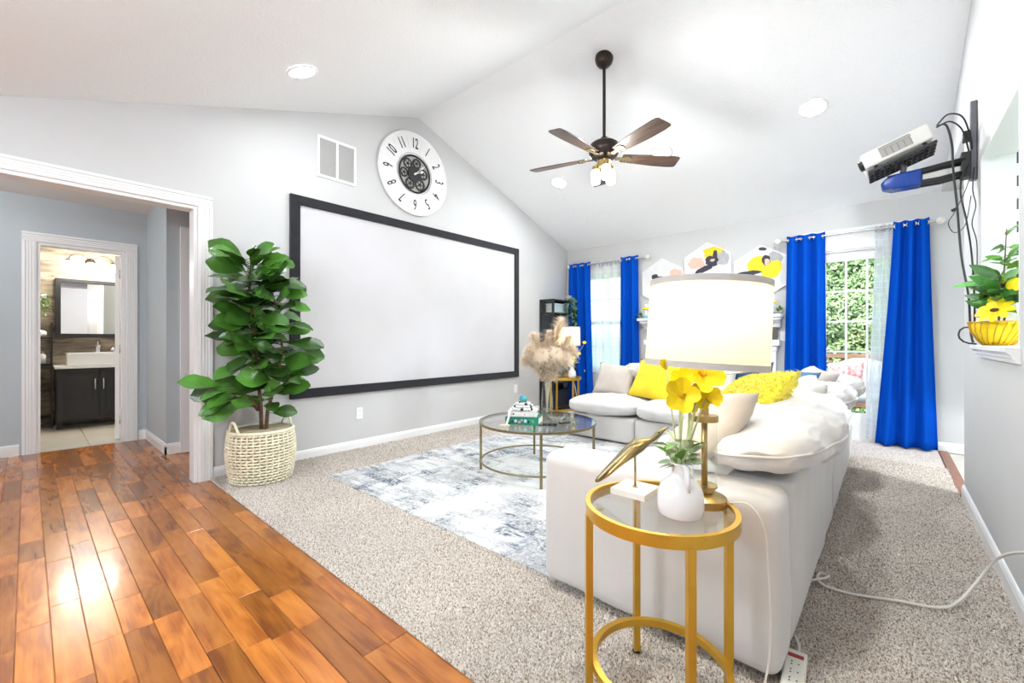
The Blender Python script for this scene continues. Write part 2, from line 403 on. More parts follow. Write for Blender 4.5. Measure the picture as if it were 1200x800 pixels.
def cushion_mb(sx, sy, sz, n=4.0, cuts=12, seed=1, wr=.012, puff=.12, sc=5, crease=0):
    bm = bmesh.new(); bmesh.ops.create_cube(bm, size=2)
    bmesh.ops.subdivide_edges(bm, edges=bm.edges, cuts=cuts, use_grid_fill=True)
    mb = MB(); vs = []
    for v in bm.verts:
        x,y,z = v.co
        k = (abs(x)**n+abs(y)**n+abs(z)**n)**(1/n)
        x,y,z = x/k,y/k,z/k
        z *= 1+puff*(1-x*x)*(1-y*y)-puff*.5
        px,py,pz = x*sx/2, y*sy/2, z*sz/2
        w = fold((px,py,pz), wr, sc, seed)+fold((px,py,pz), wr*.45, sc*3.2, seed)-crease*abs(fold((px*1.0,py*.45,pz*1.6), 1, 13, seed+5))**.5+crease*.35
        nn = Vector((x,y,z)).normalized()
        vs.append((px+nn.x*w, py+nn.y*w, pz+nn.z*w))
    bm.verts.index_update()
    fs = [tuple(v.index for v in f.verts) for f in bm.faces]; bm.free()
    mb.add(vs, fs); return mb
def leaf_mesh(name, m, L_, W, kind='ovate', droop=.12, cup=.18, nu=6, nv=4, stalk=.06):
    mb = MB()
    def prof(t):
        if kind == 'obovate': return (math.sin(PI*min(1,t**1.25*.94+.04)))**.75*(.62+.38*t)
        if kind == 'petal': return (math.sin(PI*min(1,t**.9*.90+.05)))**.6*(.45+.55*t)
        if kind == 'narrow': return math.sin(PI*min(1,t**.8))**.9
        return math.sin(PI*min(1,t**.75*.985+.005))**.9
    def g(a, b):
        t = a; s = 2*b-1; wd = W/2*max(.02,prof(t))
        y = s*wd; z = cup*abs(s)*wd*1.2-droop*L_*t*t+.02*L_*math.sin(t*13+s*2)*abs(s)
        return (stalk+L_*t, y, z)
    mb.grid(g, nu, nv)
    if stalk > 0: mb.tube([(0,0,0),(stalk*.6,0,0),(stalk+.02*L_,0,-.002)], [.006*L_/.3]*3, 4)
    return mb.mesh(name, m, True)
def orient(d, roll=0, up=(0,0,1)):
    """euler whose local +X points along d with local Z near up"""
    x = Vector(d).normalized(); u = Vector(up); y = u.cross(x)
    if y.length < 1e-4: y = Vector((0,1,0))
    y.normalize(); z = x.cross(y)
    m = Matrix((x,y,z)).transposed() @ Matrix.Rotation(roll,3,'X')
    return m.to_euler()

# ------------------------------------------------------------------ room shell
RX0, RX1, YB, YR = -4.0, 0.40, 5.94, 2.93
ZE, ZR = 2.57, 3.62           # eave and ridge
YE = -0.10
def zc(y): return ZE+(ZR-ZE)*(1-abs(y-YR)/(YB-YR)) if y > YE else ZE-.02
T = .12

w = MB()
w.prism([(.87,0),(YB+.12,0),(YB+.12,ZE-.03),(YR,ZR+.03),(.87,zc(.87)+.03)], 'x', RX0, RX0-T)
w.prism([(YE,2.13),(.87,2.13),(.87,zc(.87)+.03),(YE,zc(YE)+.03)], 'x', RX0, RX0-T)
w.prism([(-1.7,2.13),(YE,2.13),(YE,ZE+.03),(-1.7,ZE+.03)], 'x', RX0, RX0-T)
w.prism([(-1.7,0),(-1.25,0),(-1.25,2.13),(-1.7,2.13)], 'x', RX0, RX0-T)
struct('wall_left', w, M['wall'], 'light grey gable wall carrying the projection screen and clock', 'wall')

def slab_with_holes(mb, x0, x1, z0, z1, holes, ya, yb):
    xs = sorted({x0,x1,*[h[0] for h in holes],*[h[1] for h in holes]})
    for a, b in zip(xs, xs[1:]):
        cur = z0
        for h in sorted([h for h in holes if h[0] <= a+1e-6 and h[1] >= b-1e-6], key=lambda q: q[2]):
            if h[2] > cur: mb.box((a,ya,cur),(b,yb,h[2]))
            cur = h[3]
        if cur < z1: mb.box((a,ya,cur),(b,yb,z1))
WIN = (-3.66,-2.90,.62,2.12)
DOOR = (-.66,.15,0,2.09)
w = MB(); slab_with_holes(w, RX0-T, 3.0, 0, ZE+.04, [WIN, DOOR], YB, YB+T)
struct('wall_back', w, M['wall'], 'light grey back wall with the window, fireplace and glass door', 'wall')

w = MB()
PT = (2.64, 3.58, 1.05, 2.13)
w.box((RX1,PT[1],0),(RX1+T,4.30,2.55)); w.box((RX1,PT[0],0),(RX1+T,PT[1],PT[2])); w.box((RX1,PT[0],PT[3]),(RX1+T,PT[1],2.55))
w.box((RX1,-1.7,0),(RX1+T,PT[0],2.55))
w.prism([(YE,2.55),(YB,2.55),(YB,ZE+.02),(YR,ZR+.03),(YE,ZE+.02)], 'x', RX1, RX1+T)
struct('wall_right', w, M['wall'], 'light wall with the pass-through opening and projector mount', 'wall')
w = MB(); w.box((-6.3,-1.82,0),(RX1+T,-1.7,2.7))
struct('wall_front', w, M['wall'], 'light grey wall closing the entry side of the room', 'wall')

w = MB()
w.prism([(YR,ZR),(YR,ZR+.1),(YE,ZE+.1),(YE,ZE)], 'x', RX0-T, RX1+T)
w.prism([(YB+.1,ZE-.035),(YB+.1,ZE+.1),(YR,ZR+.1),(YR,ZR)], 'x', RX0-T, RX1+T)
w.box((RX0-T,-1.82,ZE),(RX1+T,YE,ZE+.1))
struct('ceiling', w, M['ceiling'], 'white textured vaulted ceiling over the living room', 'ceiling')

# hall and bathroom shell
HX = -6.2
w = MB()
w.box((HX,-1.7,0),(HX-T,.06,2.6)); w.box((HX,.06,2.05),(HX-T,.70,2.6)); w.box((HX,.70,0),(HX-T,1.62,2.6))
struct('wall_hall', w, M['hall'], 'blue-grey hall wall around the bathroom doorway', 'wall')
w = MB(); w.box((HX,.88,0),(-5.30,1.0,2.6)); w.box((-5.18,.88,0),(-5.30,3.2,2.6)); w.box((-5.3,3.2,0),(RX0-T,3.3,2.6))
struct('wall_corridor', w, M['hall'], 'blue-grey wall block at the corner of the hall', 'wall')
w = MB(); w.box((HX-T,-1.7,2.49),(RX0-T,3.3,2.6))
struct('ceiling_hall', w, M['smooth_ceiling'], 'flat white ceiling of the hall', 'ceiling')
w = MB(); w.box((-8.0,-.75,0),(-8.12,1.6,2.6)); 
bw = struct('wall_bathroom', w, M['barnwood'], 'bathroom wall clad in grey-brown wood planks', 'wall')
w = MB(); w.box((-8.0,-.87,0),(HX-T,-.75,2.6)); w.box((-8.0,1.5,0),(HX-T,1.62,2.6))
struct('wall_bathroom_side', w, mat('bath_paint',(.74,.66,.60),.7,var=.02), 'beige side walls of the bathroom', 'wall')
w = MB(); w.box((-8.12,-.87,2.45),(HX-T,1.62,2.55))
struct('ceiling_bathroom', w, M['smooth_ceiling'], 'flat white bathroom ceiling', 'ceiling')
random.seed(3)
z = 0.0
while z < 2.45:
    y = -.75+random.uniform(-.5,0)
    while y < 1.5:
        ln = random.uniform(.55,1.0); a, b = max(-.75,y), min(1.5,y+ln)
        if b-a > .03:
            q = MB(); q.box((-.0,-(b-a)/2+.0015,.0015),(.012+random.uniform(0,.004),(b-a)/2-.0015,.1485))
            o = q.build('plank', M['barnwood'], bw); o.location = (-8.0,(a+b)/2,z)
        y += ln
    z += .15

# kitchen beyond the right wall
w = MB(); w.box((3.0,1.2,0),(3.12,YB+T,2.6)); w.box((RX1+T,1.2,0),(3.0,1.32,2.6))
struct('wall_kitchen', w, M['kitchen'], 'pale green-white kitchen walls beyond the pass-through', 'wall')
w = MB(); w.box((RX1+T,1.2,2.55),(3.12,YB+T,2.65))
struct('ceiling_kitchen', w, M['smooth_ceiling'], 'flat white kitchen ceiling beyond the opening', 'ceiling')
w = MB(); w.box((RX1+.03,1.2,-.06),(3.12,YB,-.004))
kf = struct('floor_kitchen', w, mat('grout',(.35,.33,.30),.8), 'pale kitchen tile floor beyond the threshold strip', 'floor')
q = MB(); q.box((-.148,-.148,-.004),(.148,.148,.004)); tme = q.mesh('tile', M['tile'], bevel=.002, seg=1)
for i in range(4):
    for j in range(10): inst('tile', tme, kf, (RX1+.19+i*.302, 3.0+j*.302, 0))
w = MB(); w.prism([(RX1-.03,0),(RX1+.05,0),(RX1+.04,.014),(RX1-.02,.014)], 'y', 4.30, YB-.02)
struct('trim_1', w, mat('threshold_wood',(.26,.115,.07),.45,var=.2,scale=14,stretch=(8,1,8)), 'reddish brown wood threshold strip at the kitchen opening', 'trim')

# ------------------------------------------------------------------ floors
YC = .95
w = MB(); w.box((-6.35,-1.82,-.08),(RX1,YC,-.006)); w.box((-5.2,YC,-.08),(RX0,3.3,-.006))
fl = struct('floor', w, M['floorwood'], 'glossy honey brown hardwood floor of the entry and hall', 'floor')
random.seed(11)
PW = .089; row = 0; y = YC-PW
while y > -.72:
    x = -6.19+random.uniform(-.4,0)
    while x < RX1-.02:
        ln = random.choice((.30,.38,.45,.52,.62,.75)); a, b = max(-6.19,x), min(RX1,x+ln)
        if b-a > .03:
            q = MB(); hh = random.uniform(-.0006,.0006)
            q.box((-(b-a)/2+.0008,-PW/2+.0008,-.012),((b-a)/2-.0008,PW/2-.0008,hh))
            o = q.build('plank', M['floorwood'], fl, bevel=.0016, seg=1); o.location = ((a+b)/2, y+PW/2, 0)
        x += ln
    y -= PW; row += 1
w = MB(); w.box((RX0,YC,-.08),(RX1-.03,YB,.006)); w.box((RX1-.03,YC,-.08),(RX1,4.30,.006))
cp = struct('floor_carpet', w, M['carpet'], 'beige speckled cut pile carpet covering the living room floor', 'carpet')
# near pile: short tilted tufts, thinning with distance
rng = np.random.default_rng(5)
def tufts():
    n = 230000
    x = rng.uniform(RX0+.01, RX1-.02, n); y = YC+.0+(rng.random(n)**1.5)*4.2
    keep = ~((x > -3.32)&(x < -.3)&(y > 1.62)&(y < 4.3)) & ~((x > -1.1)&(x < -.32)&(y > 1.6)) & (y < YB-.02)
    x, y = x[keep], y[keep]; n = len(x)
    d = np.hypot(x, y); s = np.clip(.0045+.0009*d, .004, .008)*rng.uniform(.7,1.3,n); h = rng.uniform(.009,.018,n)
    a = rng.uniform(0, 2*np.pi, n); lean = rng.uniform(.0,.009,n); la = rng.uniform(0,2*np.pi,n)
    V = np.zeros((n,4,3))
    for k in range(3):
        V[:,k,0] = x+s*np.cos(a+k*2.0944); V[:,k,1] = y+s*np.sin(a+k*2.0944); V[:,k,2] = .004
    V[:,3,0] = x+lean*np.cos(la); V[:,3,1] = y+lean*np.sin(la); V[:,3,2] = .006+h
    F = np.zeros((n,3,3), dtype=np.int32); b = np.arange(n)*4
    for k in range(3):
        F[:,k,0] = b+k; F[:,k,1] = b+(k+1)%3; F[:,k,2] = b+3
    me = bpy.data.meshes.new('carpet_pile'); me.vertices.add(4*n); me.vertices.foreach_set('co', V.ravel())
    me.loops.add(9*n); me.loops.foreach_set('vertex_index', F.ravel())
    me.polygons.add(3*n); me.polygons.foreach_set('loop_start', np.arange(3*n)*3)
    me.update(calc_edges=True); me.materials.append(M['carpet'])
    o = inst('carpet_pile', me, cp); o['kind'] = 'stuff'
tufts()
w = MB(); w.box((-8.0,-.75,-.08),(HX-.0,1.5,-.004))
bf = struct('floor_bathroom', w, MATS['grout'], 'beige stone tile floor of the bathroom', 'floor')
q = MB(); q.box((-.298,-.298,-.004),(.298,.298,.005)); tme = q.mesh('tile', M['tile'], bevel=.002, seg=1)
for i in range(3):
    for j in range(4): inst('tile', tme, bf, (-6.52-i*.602, -.47+j*.602, 0))

# ------------------------------------------------------------------ baseboards and casings
def baseboard(name, p0, p1, nrm, h, label):
    """board with a stepped, eased top along p0-p1, standing off along nrm"""
    q = MB(); d = Vector((p1[0]-p0[0], p1[1]-p0[1])); L_ = d.length; d.normalize(); nv = Vector(nrm)
    prof = [(0,0),(.014,0),(.014,h*.72),(.011,h*.80),(.011,h*.88),(.006,h*.97),(0,h)]
    vs = []
    for t in (0, L_):
        for a, z in prof: vs.append((p0[0]+d.x*t+nv.x*a, p0[1]+d.y*t+nv.y*a, z))
    n = len(prof)
    q.add(vs, [tuple(range(n)), tuple(range(2*n-1,n-1,-1))]+[(i,(i+1)%n,n+(i+1)%n,n+i) for i in range(n)])
    struct(name, q, M['white'], label, 'baseboard')
baseboard('baseboard_left', (RX0,.97), (RX0,YB), (1,0), .095, 'white baseboard along the screen wall')
baseboard('baseboard_back', (.24,YB), (3.0,YB), (0,-1), .095, 'white baseboard on the back wall right of the blue curtain')
baseboard('baseboard_fireplace', (-.98,YB), (-.76,YB), (0,-1), .095, 'short white baseboard between fireplace and glass door')
baseboard('baseboard_window', (RX0,YB), (-2.72,YB), (0,-1), .095, 'white baseboard under the curtained window')
baseboard('baseboard_right', (RX1,-1.7), (RX1,4.30), (-1,0), .095, 'white baseboard along the pass-through wall')
baseboard('baseboard_hall', (HX,-1.7), (HX,-.05), (1,0), .105, 'white baseboard on the hall wall beside the bathroom door')
baseboard('baseboard_hall_corner', (HX,.81), (HX,.88), (1,0), .105, 'short white baseboard between bathroom casing and hall corner')
baseboard('baseboard_corridor', (HX,.88), (-5.166,.88), (0,-1), .105, 'white baseboard on the pale side of the hall corner')
baseboard('baseboard_corridor_end', (-5.18,.866), (-5.18,.985), (1,0), .105, 'white baseboard turning into the corridor')

CPROF = [(0,0),(1,0),(1,.020),(.78,.022),(.74,.013),(.66,.013),(.64,.017),(.54,.017),(.52,.012),(.46,.012),(.44,.017),(.34,.017),(.32,.012),(.24,.012),(.20,.018),(0,.014)]
def casing_v(mb, x, y0, y1, z1, face, flip=False):           # upright on an x-plane, fluted
    mb.prism([(x+t*face, y0+(1-a if flip else a)*(y1-y0)) for a,t in CPROF], 'z', 0, z1)
def casing_h(mb, x, y0, y1, z0, z1, face):
    mb.prism([(x+t*face, z0+a*(z1-z0)) for a,t in CPROF], 'y', y0, y1)
w = MB(); casing_v(w, RX0, .87, .965, 2.13, 1); casing_h(w, RX0, -1.3, .965, 2.13, 2.215, 1)
w.box((RX0-.001,.845,0),(RX0-T-.012,.869,2.105)); w.box((RX0-.001,-1.249,2.105),(RX0-T-.012,.869,2.129))
struct('trim_2', w, M['white'], 'wide white fluted casing around the hall opening', 'trim')
w = MB(); casing_v(w, HX, -.035, .06, 2.05, 1, True); casing_v(w, HX, .70, .80, 2.05, 1); casing_h(w, HX, -.035, .80, 2.05, 2.14, 1)
w.box((HX-.001,.061,0),(HX-T-.01,.085,2.025)); w.box((HX-.001,.675,0),(HX-T-.01,.699,2.025)); w.box((HX-.001,.061,2.025),(HX-T-.01,.699,2.049))
struct('trim_3', w, M['white'], 'white casing around the bathroom doorway', 'trim')
w = MB(); w.box((-5.18,.985,0),(-5.155,1.08,2.1)); w.box((-5.18,.985,2.1),(-5.155,2.2,2.2)); w.box((-5.18,2.1,0),(-5.155,2.2,2.1)); w.box((-5.18,1.08,0),(-5.170,2.1,2.1))
struct('door_4', w, M['white'], 'white corridor door with casing past the hall corner', 'door')
# bathroom door leaf, opened inwards against its hinge side
dr = thing('door_2', 'white panel door standing open inside the bathroom doorway', 'door', (HX-T-.02,.672,0), (0,0,R(-9)), kind='structure')
w = MB(); w.box((0,-.038,.012),(-.62,0,2.02)); w.build('leaf', M['white'], dr, bevel=.002)
for zz in (.22,1.0,1.82): q = MB(); q.tube([(.008,.004,zz-.045),(.008,.004,zz+.045)],.008,8); q.build('hinge', M['chrome'], dr, True)
for zz0, zz1 in ((.15,.75),(.9,1.45),(1.55,1.9)):
    for xx in (-.11,-.36):
        q = MB(); q.box((xx,-.044,zz0),(xx-.16,-.036,zz1)); q.build('panel', M['white'], dr, bevel=.004)
q = MB(); q.sphere((-.56,-.085,.98),.026); q.tube([(-.56,-.03,.98),(-.56,-.075,.98)],.010,8); q.build('knob', M['chrome'], dr, True)

# ------------------------------------------------------------------ window and glass door on the back wall
wd = thing('window_1', 'white double-hung window behind the sheer curtain', 'window', (0,YB,0), kind='structure')
x0,x1,z0,z1 = WIN
q = MB()
for a,b in (((x0,.02,z0),(x0+.05,.10,z1)),((x1-.05,.02,z0),(x1,.10,z1)),((x0+.05,.02,z0),(x1-.05,.10,z0+.06)),((x0+.05,.02,z1-.06),(x1-.05,.10,z1)),((x0+.05,.03,(z0+z1)/2-.03),(x1-.05,.09,(z0+z1)/2+.03))): q.box(a,b)
q.build('window_frame', M['white'], wd)
q = MB(); 
for a,b in (((x0-.09,-.018,z0-.06),(x0,0,z1+.09)),((x1,-.018,z0-.06),(x1+.09,0,z1+.09)),((x0,-.018,z1),(x1,0,z1+.09))): q.box(a,b)
q.build('casing', M['white'], wd)
q = MB(); q.box((x0-.11,-.05,z0-.03),(x1+.11,.03,z0)); q.build('window_sill', M['white'], wd)
for zz0, zz1 in ((z0+.06,(z0+z1)/2-.03),((z0+z1)/2+.03,z1-.06)):
    q = MB(); q.box((x0+.05,.058,zz0),(x1-.05,.062,zz1)); q.build('pane', M['glass'], wd)
    q = MB(); xm = (x0+x1)/2; q.box((xm-.01,.05,zz0),(xm+.01,.07,zz1)); zm = (zz0+zz1)/2; q.box((x0+.05,.05,zm-.01),(x1-.05,.07,zm+.01)); q.build('muntin', M['white'], wd)

gd = thing('door_1', 'white fifteen-pane glass patio door between royal blue curtains', 'door', (0,YB,0), kind='structure')
x0,x1,z0,z1 = DOOR
q = MB()
for a,b in (((x0-.085,-.02,0),(x0,-.001,z1+.20)),((x1,-.02,0),(x1+.085,-.001,z1+.20)),((x0,-.019,z1),(x1,-.001,z1+.20)),((x0-.1,-.03,z1+.20),(x1+.1,-.001,z1+.225))): q.box(a,b)
q.build('casing', M['white'], gd)
q = MB(); q.box((x0,0,0),(x0+.02,.12,z1)); q.box((x1-.02,0,0),(x1,.12,z1)); q.box((x0+.02,0,z1-.02),(x1-.02,.12,z1)); q.box((x0+.02,0,0),(x1-.02,.12,.02)); q.build('jamb', M['white'], gd)
lx0, lx1 = x0+.022, x1-.022; gx0, gx1, gz0, gz1 = lx0+.115, lx1-.115, .30, 1.97
q = MB(); q.box((lx0,.03,.022),(gx0,.072,z1-.022)); q.box((gx1,.03,.022),(lx1,.072,z1-.022)); q.box((gx0,.03,.022),(gx1,.072,gz0)); q.box((gx0,.03,gz1),(gx1,.072,z1-.022))
q.build('leaf', M['white'], gd)
nc, nr = 3, 5; pw = (gx1-gx0)/nc; ph = (gz1-gz0)/nr
q = MB(); q.box((-pw/2+.009,-.002,-ph/2+.009),(pw/2-.009,.002,ph/2-.009)); pme = q.mesh('pane', M['glass'])
for i in range(nc):
    for j in range(nr): inst('pane', pme, gd, (gx0+pw*(i+.5), .051, gz0+ph*(j+.5)))
for i in range(1,nc): q = MB(); q.box((gx0+pw*i-.010,.036,gz0),(gx0+pw*i+.010,.066,gz1)); q.build('muntin', M['white'], gd)
for j in range(1,nr): q = MB(); q.box((gx0,.038,gz0+ph*j-.010),(gx1,.064,gz0+ph*j+.010)); q.build('muntin', M['white'], gd)
q = MB(); q.tube([(lx1-.05,.03,.98),(lx1-.05,-.03,.98),(lx1-.15,-.035,.98)],.010,8); q.build('handle', M['chrome'], gd, True)

# ------------------------------------------------------------------ pass-through ledge
w = MB(); prof = [(.358,1.068),(.66,1.068),(.66,1.05),(.40,1.05),(.40,1.0),(.385,1.004),(.383,1.018),(.376,1.024),(.374,1.036),(.366,1.044),(.358,1.05)]
w.prism([(a,b) for a,b in prof], 'y', 2.62, 3.62)
struct('trim_4', w, M['white'], 'white moulded ledge under the pass-through opening', 'ledge')
w = MB(); w.box((.398,3.572,1.069),(.53,3.579,2.129)); w.box((.398,2.648,2.122),(.53,3.572,2.129)); w.box((.398,2.641,1.069),(.53,2.648,2.129))
struct('trim_5', w, M['kitchen'], 'pale green-white lining of the pass-through opening', 'trim')

# ================================================================== LARGE OBJECTS
# ---- projection screen (hangs on the left wall; local x = along wall, y = up, z = out)
WALL_L = (R(90),0,R(90)); WALL_B = (R(90),0,0)
ps = thing('projection_screen', 'large white projection screen with a wide black velvet frame', 'screen', (RX0,3.10,1.485), WALL_L)
SW, SH, FW = 1.56, .915, .085
q = MB(); q.box((-SW+.05,-SH+.05,.004),(SW-.05,SH-.05,.016)); q.build('screen_fabric', M['screen'], ps)
for pts in ([(-SW,-SH),(SW,-SH),(SW-FW,-SH+FW),(-SW+FW,-SH+FW)], [(-SW,SH),(-SW+FW,SH-FW),(SW-FW,SH-FW),(SW,SH)],
            [(-SW,-SH),(-SW+FW,-SH+FW),(-SW+FW,SH-FW),(-SW,SH)], [(SW,-SH),(SW,SH),(SW-FW,SH-FW),(SW-FW,-SH+FW)]):
    q = MB(); q.prism(pts, 'z', .002, .036); q.build('frame_rail', M['velvet'], ps, bevel=.004)

# ---- area rug
q = MB(); q.box((-1.47,-1.45,0),(1.47,1.45,.012))
rug = tag(q.build('area_rug', M['rug'], bevel=.003, seg=1, loc=(-1.89,3.03,.006)), 'white and grey distressed area rug with navy streaks under the coffee table', 'rug')

# ---- sectional sofa
sofa = thing('sectional_sofa', 'large cream linen L-shaped sectional sofa with puffy cushions', 'sofa', (0,0,.018))
def rbox(a, b, bev, wr=.006, seed=1, cuts=7):
    """upholstered block: bevelled box with slightly uneven faces"""
    bm = bmesh.new(); bmesh.ops.create_cube(bm, size=1)
    for v in bm.verts: v.co = Vector([(p+q_)/2+c*(q_-p) for p,q_,c in zip(a,b,v.co)])
    bmesh.ops.bevel(bm, geom=list(bm.edges), offset=bev, segments=4, profile=.5, affect='EDGES')
    bmesh.ops.subdivide_edges(bm, edges=[e for e in bm.edges if e.calc_length() > .15], cuts=cuts, use_grid_fill=True)
    for v in bm.verts:
        n = v.normal; v.co += n*(fold(v.co, wr, 4, seed)+fold(v.co, wr*.4, 14, seed))
    bm.verts.index_update()
    mb = MB(); mb.add([tuple(v.co) for v in bm.verts], [tuple(v.index for v in f.verts) for f in bm.faces]); bm.free(); return mb
SX0, SX1, SY0, SY1 = -1.165, -.245, 1.52, 4.95
rbox((SX0,SY0,.015),(SX1-.0,SY0+.22,.585), .05, .008, 2).build('arm', M['sofa'], sofa, True)
rbox((SX1-.22,SY0+.215,.015),(SX1,3.22,.585), .035, .009, 3).build('back_frame', M['sofa'], sofa, True)
rbox((SX1-.22,3.225,.015),(SX1,SY1,.585), .035, .009, 4).build('back_frame', M['sofa'], sofa, True)
rbox((-2.75,SY1-.22,.015),(SX1-.22,SY1,.585), .035, .007, 5).build('back_frame', M['sofa'], sofa, True)
for k,(a,b) in enumerate((((SX0,SY0+.22,.015),(SX1-.215,2.62,.27)), ((SX0,2.625,.015),(SX1-.215,4.05,.27)), ((-2.75,4.06,.015),(-1.935,SY1-.2,.27)), ((-1.925,4.06,.015),(SX1-.2,SY1-.2,.27)))):
    rbox(a,b,.03,.004,6+k,5).build('base', M['sofa'], sofa, True)
for k,(cx,cy,sx,sy) in enumerate(((-.80,2.18,.80,.92),(-.80,3.10,.80,.94),(-.80,4.15,.80,1.12),(-2.345,4.36,.85,.80),(-1.56,4.36,.80,.80))):
    cushion_mb(sx,sy,.20,3.2,24,20+k,.012,.22,5,.006).build('seat_cushion', M['sofa'], sofa, True, loc=(cx,cy,.36))
# back cushions slouch over the frame
def back_cushion(cx, cy, cz, sx, sy, sz, rot, seed, m=None):
    o = cushion_mb(sx,sy,sz,2.7,44,seed,.026,.25,4,.016).build('back_cushion', m or M['sofa'], sofa, True, loc=(cx,cy,cz), rot=rot)
    mb = MB(); P = []
    for k in range(64):
        t = 2*PI*k/64; cx_, sy_ = math.cos(t), math.sin(t); kk = (abs(cx_)**2.7+abs(sy_)**2.7)**(1/2.7)
        x,y = cx_/kk*sx/2, sy_/kk*sy/2
        w_ = fold((x,y,0), .026, 4, seed)+fold((x,y,0), .026*.45, 12.8, seed)
        nn = Vector((cx_/kk,sy_/kk,0)).normalized(); P.append((x+nn.x*w_, y+nn.y*w_, 0))
    mb.tube(P, .0055, 5, closed=True); mb.build('piping', M['sofa'], o, True)
back_cushion(-.37,2.35,.684,.50,1.48,.24,(0,R(-6),0),41)
back_cushion(-.38,3.54,.675,.48,.92,.20,(0,R(-8),0),42)
back_cushion(-.38,4.42,.680,.48,.84,.21,(0,R(-8),R(4)),43)
back_cushion(-1.35,4.74,.69,.62,.42,.26,(R(-35),0,0),44)
back_cushion(-2.05,4.76,.68,.62,.38,.22,(R(-35),0,0),45)

def pillow(name, label, m, w_, h_, t_, loc, lean, yaw, roll=0, seed=1, wr=.012, group=None):
    """stands on its lower edge at loc, leaning back by lean; faces -Y before yaw"""
    o = pillow_mb(w_,h_,t_,16,seed,wr).build(name, m, None, True)
    mm = Matrix.Translation(Vector(loc)) @ Matrix.Rotation(yaw,4,'Z') @ Matrix.Rotation(PI/2-lean,4,'X') @ Matrix.Rotation(roll,4,'Z')
    o.matrix_world = mm @ Matrix.Translation((0,h_/2*.9,0))
    tag(o, label, 'pillow', group); return o
pillow('throw_pillow','taupe grey linen throw pillow at the end of the sofa below the window',M['greige'],.47,.40,.15,(-2.42,4.50,.475),R(28),R(8),R(-4),61)
pillow('throw_pillow','smooth mustard yellow velvet throw pillow beside the taupe pillow',M['yellow'],.52,.47,.16,(-1.93,4.42,.47),R(30),R(0),R(-8),62)
pillow('throw_pillow','navy blue throw pillow in the corner of the sofa',M['navy'],.46,.40,.14,(-.98,4.50,.50),R(20),R(-20),R(12),63)
pillow('throw_pillow','pale grey throw pillow tucked beside the navy pillow',M['pale_pillow'],.45,.42,.14,(-1.30,4.42,.47),R(24),R(-4),R(4),64)
pillow('throw_pillow','cream throw pillow leaning on the sofa behind the white vase',M['cream_pillow'],.43,.36,.16,(-.63,1.745,.625),R(42),R(-66),R(14),65)
pillow('throw_pillow','pale grey throw pillow lying over the sofa back behind the fur pillow',M['pale_pillow'],.52,.42,.19,(-.60,3.32,.57),R(46),R(-75),R(-4),66)
pillow('throw_pillow','taupe throw pillow propped at the sofa end near the glass door',M['greige'],.48,.42,.18,(-.62,4.12,.57),R(42),R(-60),R(-6),67)
pillow('throw_pillow','blue throw pillow peeking out between the pale grey and taupe pillows',mat('denim_blue',(.06,.16,.30),.85,var=.25,scale=30,stretch=(6,1,1)),.36,.36,.12,(-.62,3.74,.60),R(40),R(-65),R(4),69)
# fur pillow with its own shag
fp = pillow('fur_pillow','fluffy bright yellow faux fur throw pillow on the long sofa side',M['fur'],.52,.45,.18,(-.635,2.22,.615),R(42),R(-62),R(12),68,.008)
rnd = random.Random(4); me = fp.data; mb = MB(); polys = list(me.polygons)
for k in range(6500):
    p = polys[rnd.randrange(len(polys))]; vs = [me.vertices[i].co for i in p.vertices]
    a,b = rnd.random(), rnd.random(); c = vs[0]*(1-a)*(1-b)+vs[1]*a*(1-b)+vs[2%len(vs)]*a*b+vs[3%len(vs)]*(1-a)*b
    n = p.normal; t = n.orthogonal().normalized(); t.rotate(Matrix.Rotation(rnd.uniform(0,6.28),3,n)); d = (n+Vector((0,-.5,0))+t*.5).normalized()
    L_ = rnd.uniform(.010,.020); s_ = t.cross(d).normalized()*.0025
    mb.add([c-s_,c+s_,c+d*L_+t*.003],[(0,1,2)])
o = mb.build('fur', M['fur'], fp); o['kind'] = 'stuff'

# ---- round gold side table (two of them) : local origin at floor centre
def side_table(label, loc, rz):
    t = thing('side_table', label, 'table', loc, (0,0,rz))
    RT, H = .217, .595
    q = MB(); q.lathe([(RT-.014,H-.034),(RT,H-.034),(RT,H),(RT-.014,H),(RT-.014,H-.034)], 64); q.build('rim', M['gold'], t, 'auto')
    q = MB(); q.lathe([(.001,H-.014),(RT-.016,H-.014),(RT-.016,H-.006),(.001,H-.006)], 64); q.build('glass_top', M['tabletop_glass'], t, 'auto')
    for k in range(4):
        a = R(45)+k*PI/2; x,y = (RT-.006)*math.cos(a), (RT-.006)*math.sin(a)
        q = MB(); q.box((-.0105,-.0105,.004),(.0105,.0105,H-.030)); q.build('leg', M['gold'], t, bevel=.002, loc=(x,y,0), rot=(0,0,a))
        q = MB(); q.lathe([(.014,0),(.014,.006),(.010,.008)],12); q.build('foot', M['black'], t, loc=(x,y,0))
        q = MB(); q.lathe([(.001,H-.0055),(.014,H-.0055),(.014,H-.005),(.001,H-.005)],16); q.build('glass_pad', M['darkbrass'], t, loc=((RT-.036)*math.cos(a),(RT-.036)*math.sin(a),-.0095))
    q = MB(); q.lathe([(RT-.034,.105),(RT-.016,.105),(RT-.016,.128),(RT-.034,.128),(RT-.034,.105)],64); q.build('lower_ring', M['gold'], t, 'auto')
    return t
STB = (-.512,1.248,.016)
side_table('round gold side table with glass top beside the sofa arm', STB, R(-2))
ST2 = (-3.22,4.72,.016)
side_table('round gold side table with glass top in the corner by the black bookcase', ST2, R(20))
TZ = .016+.589

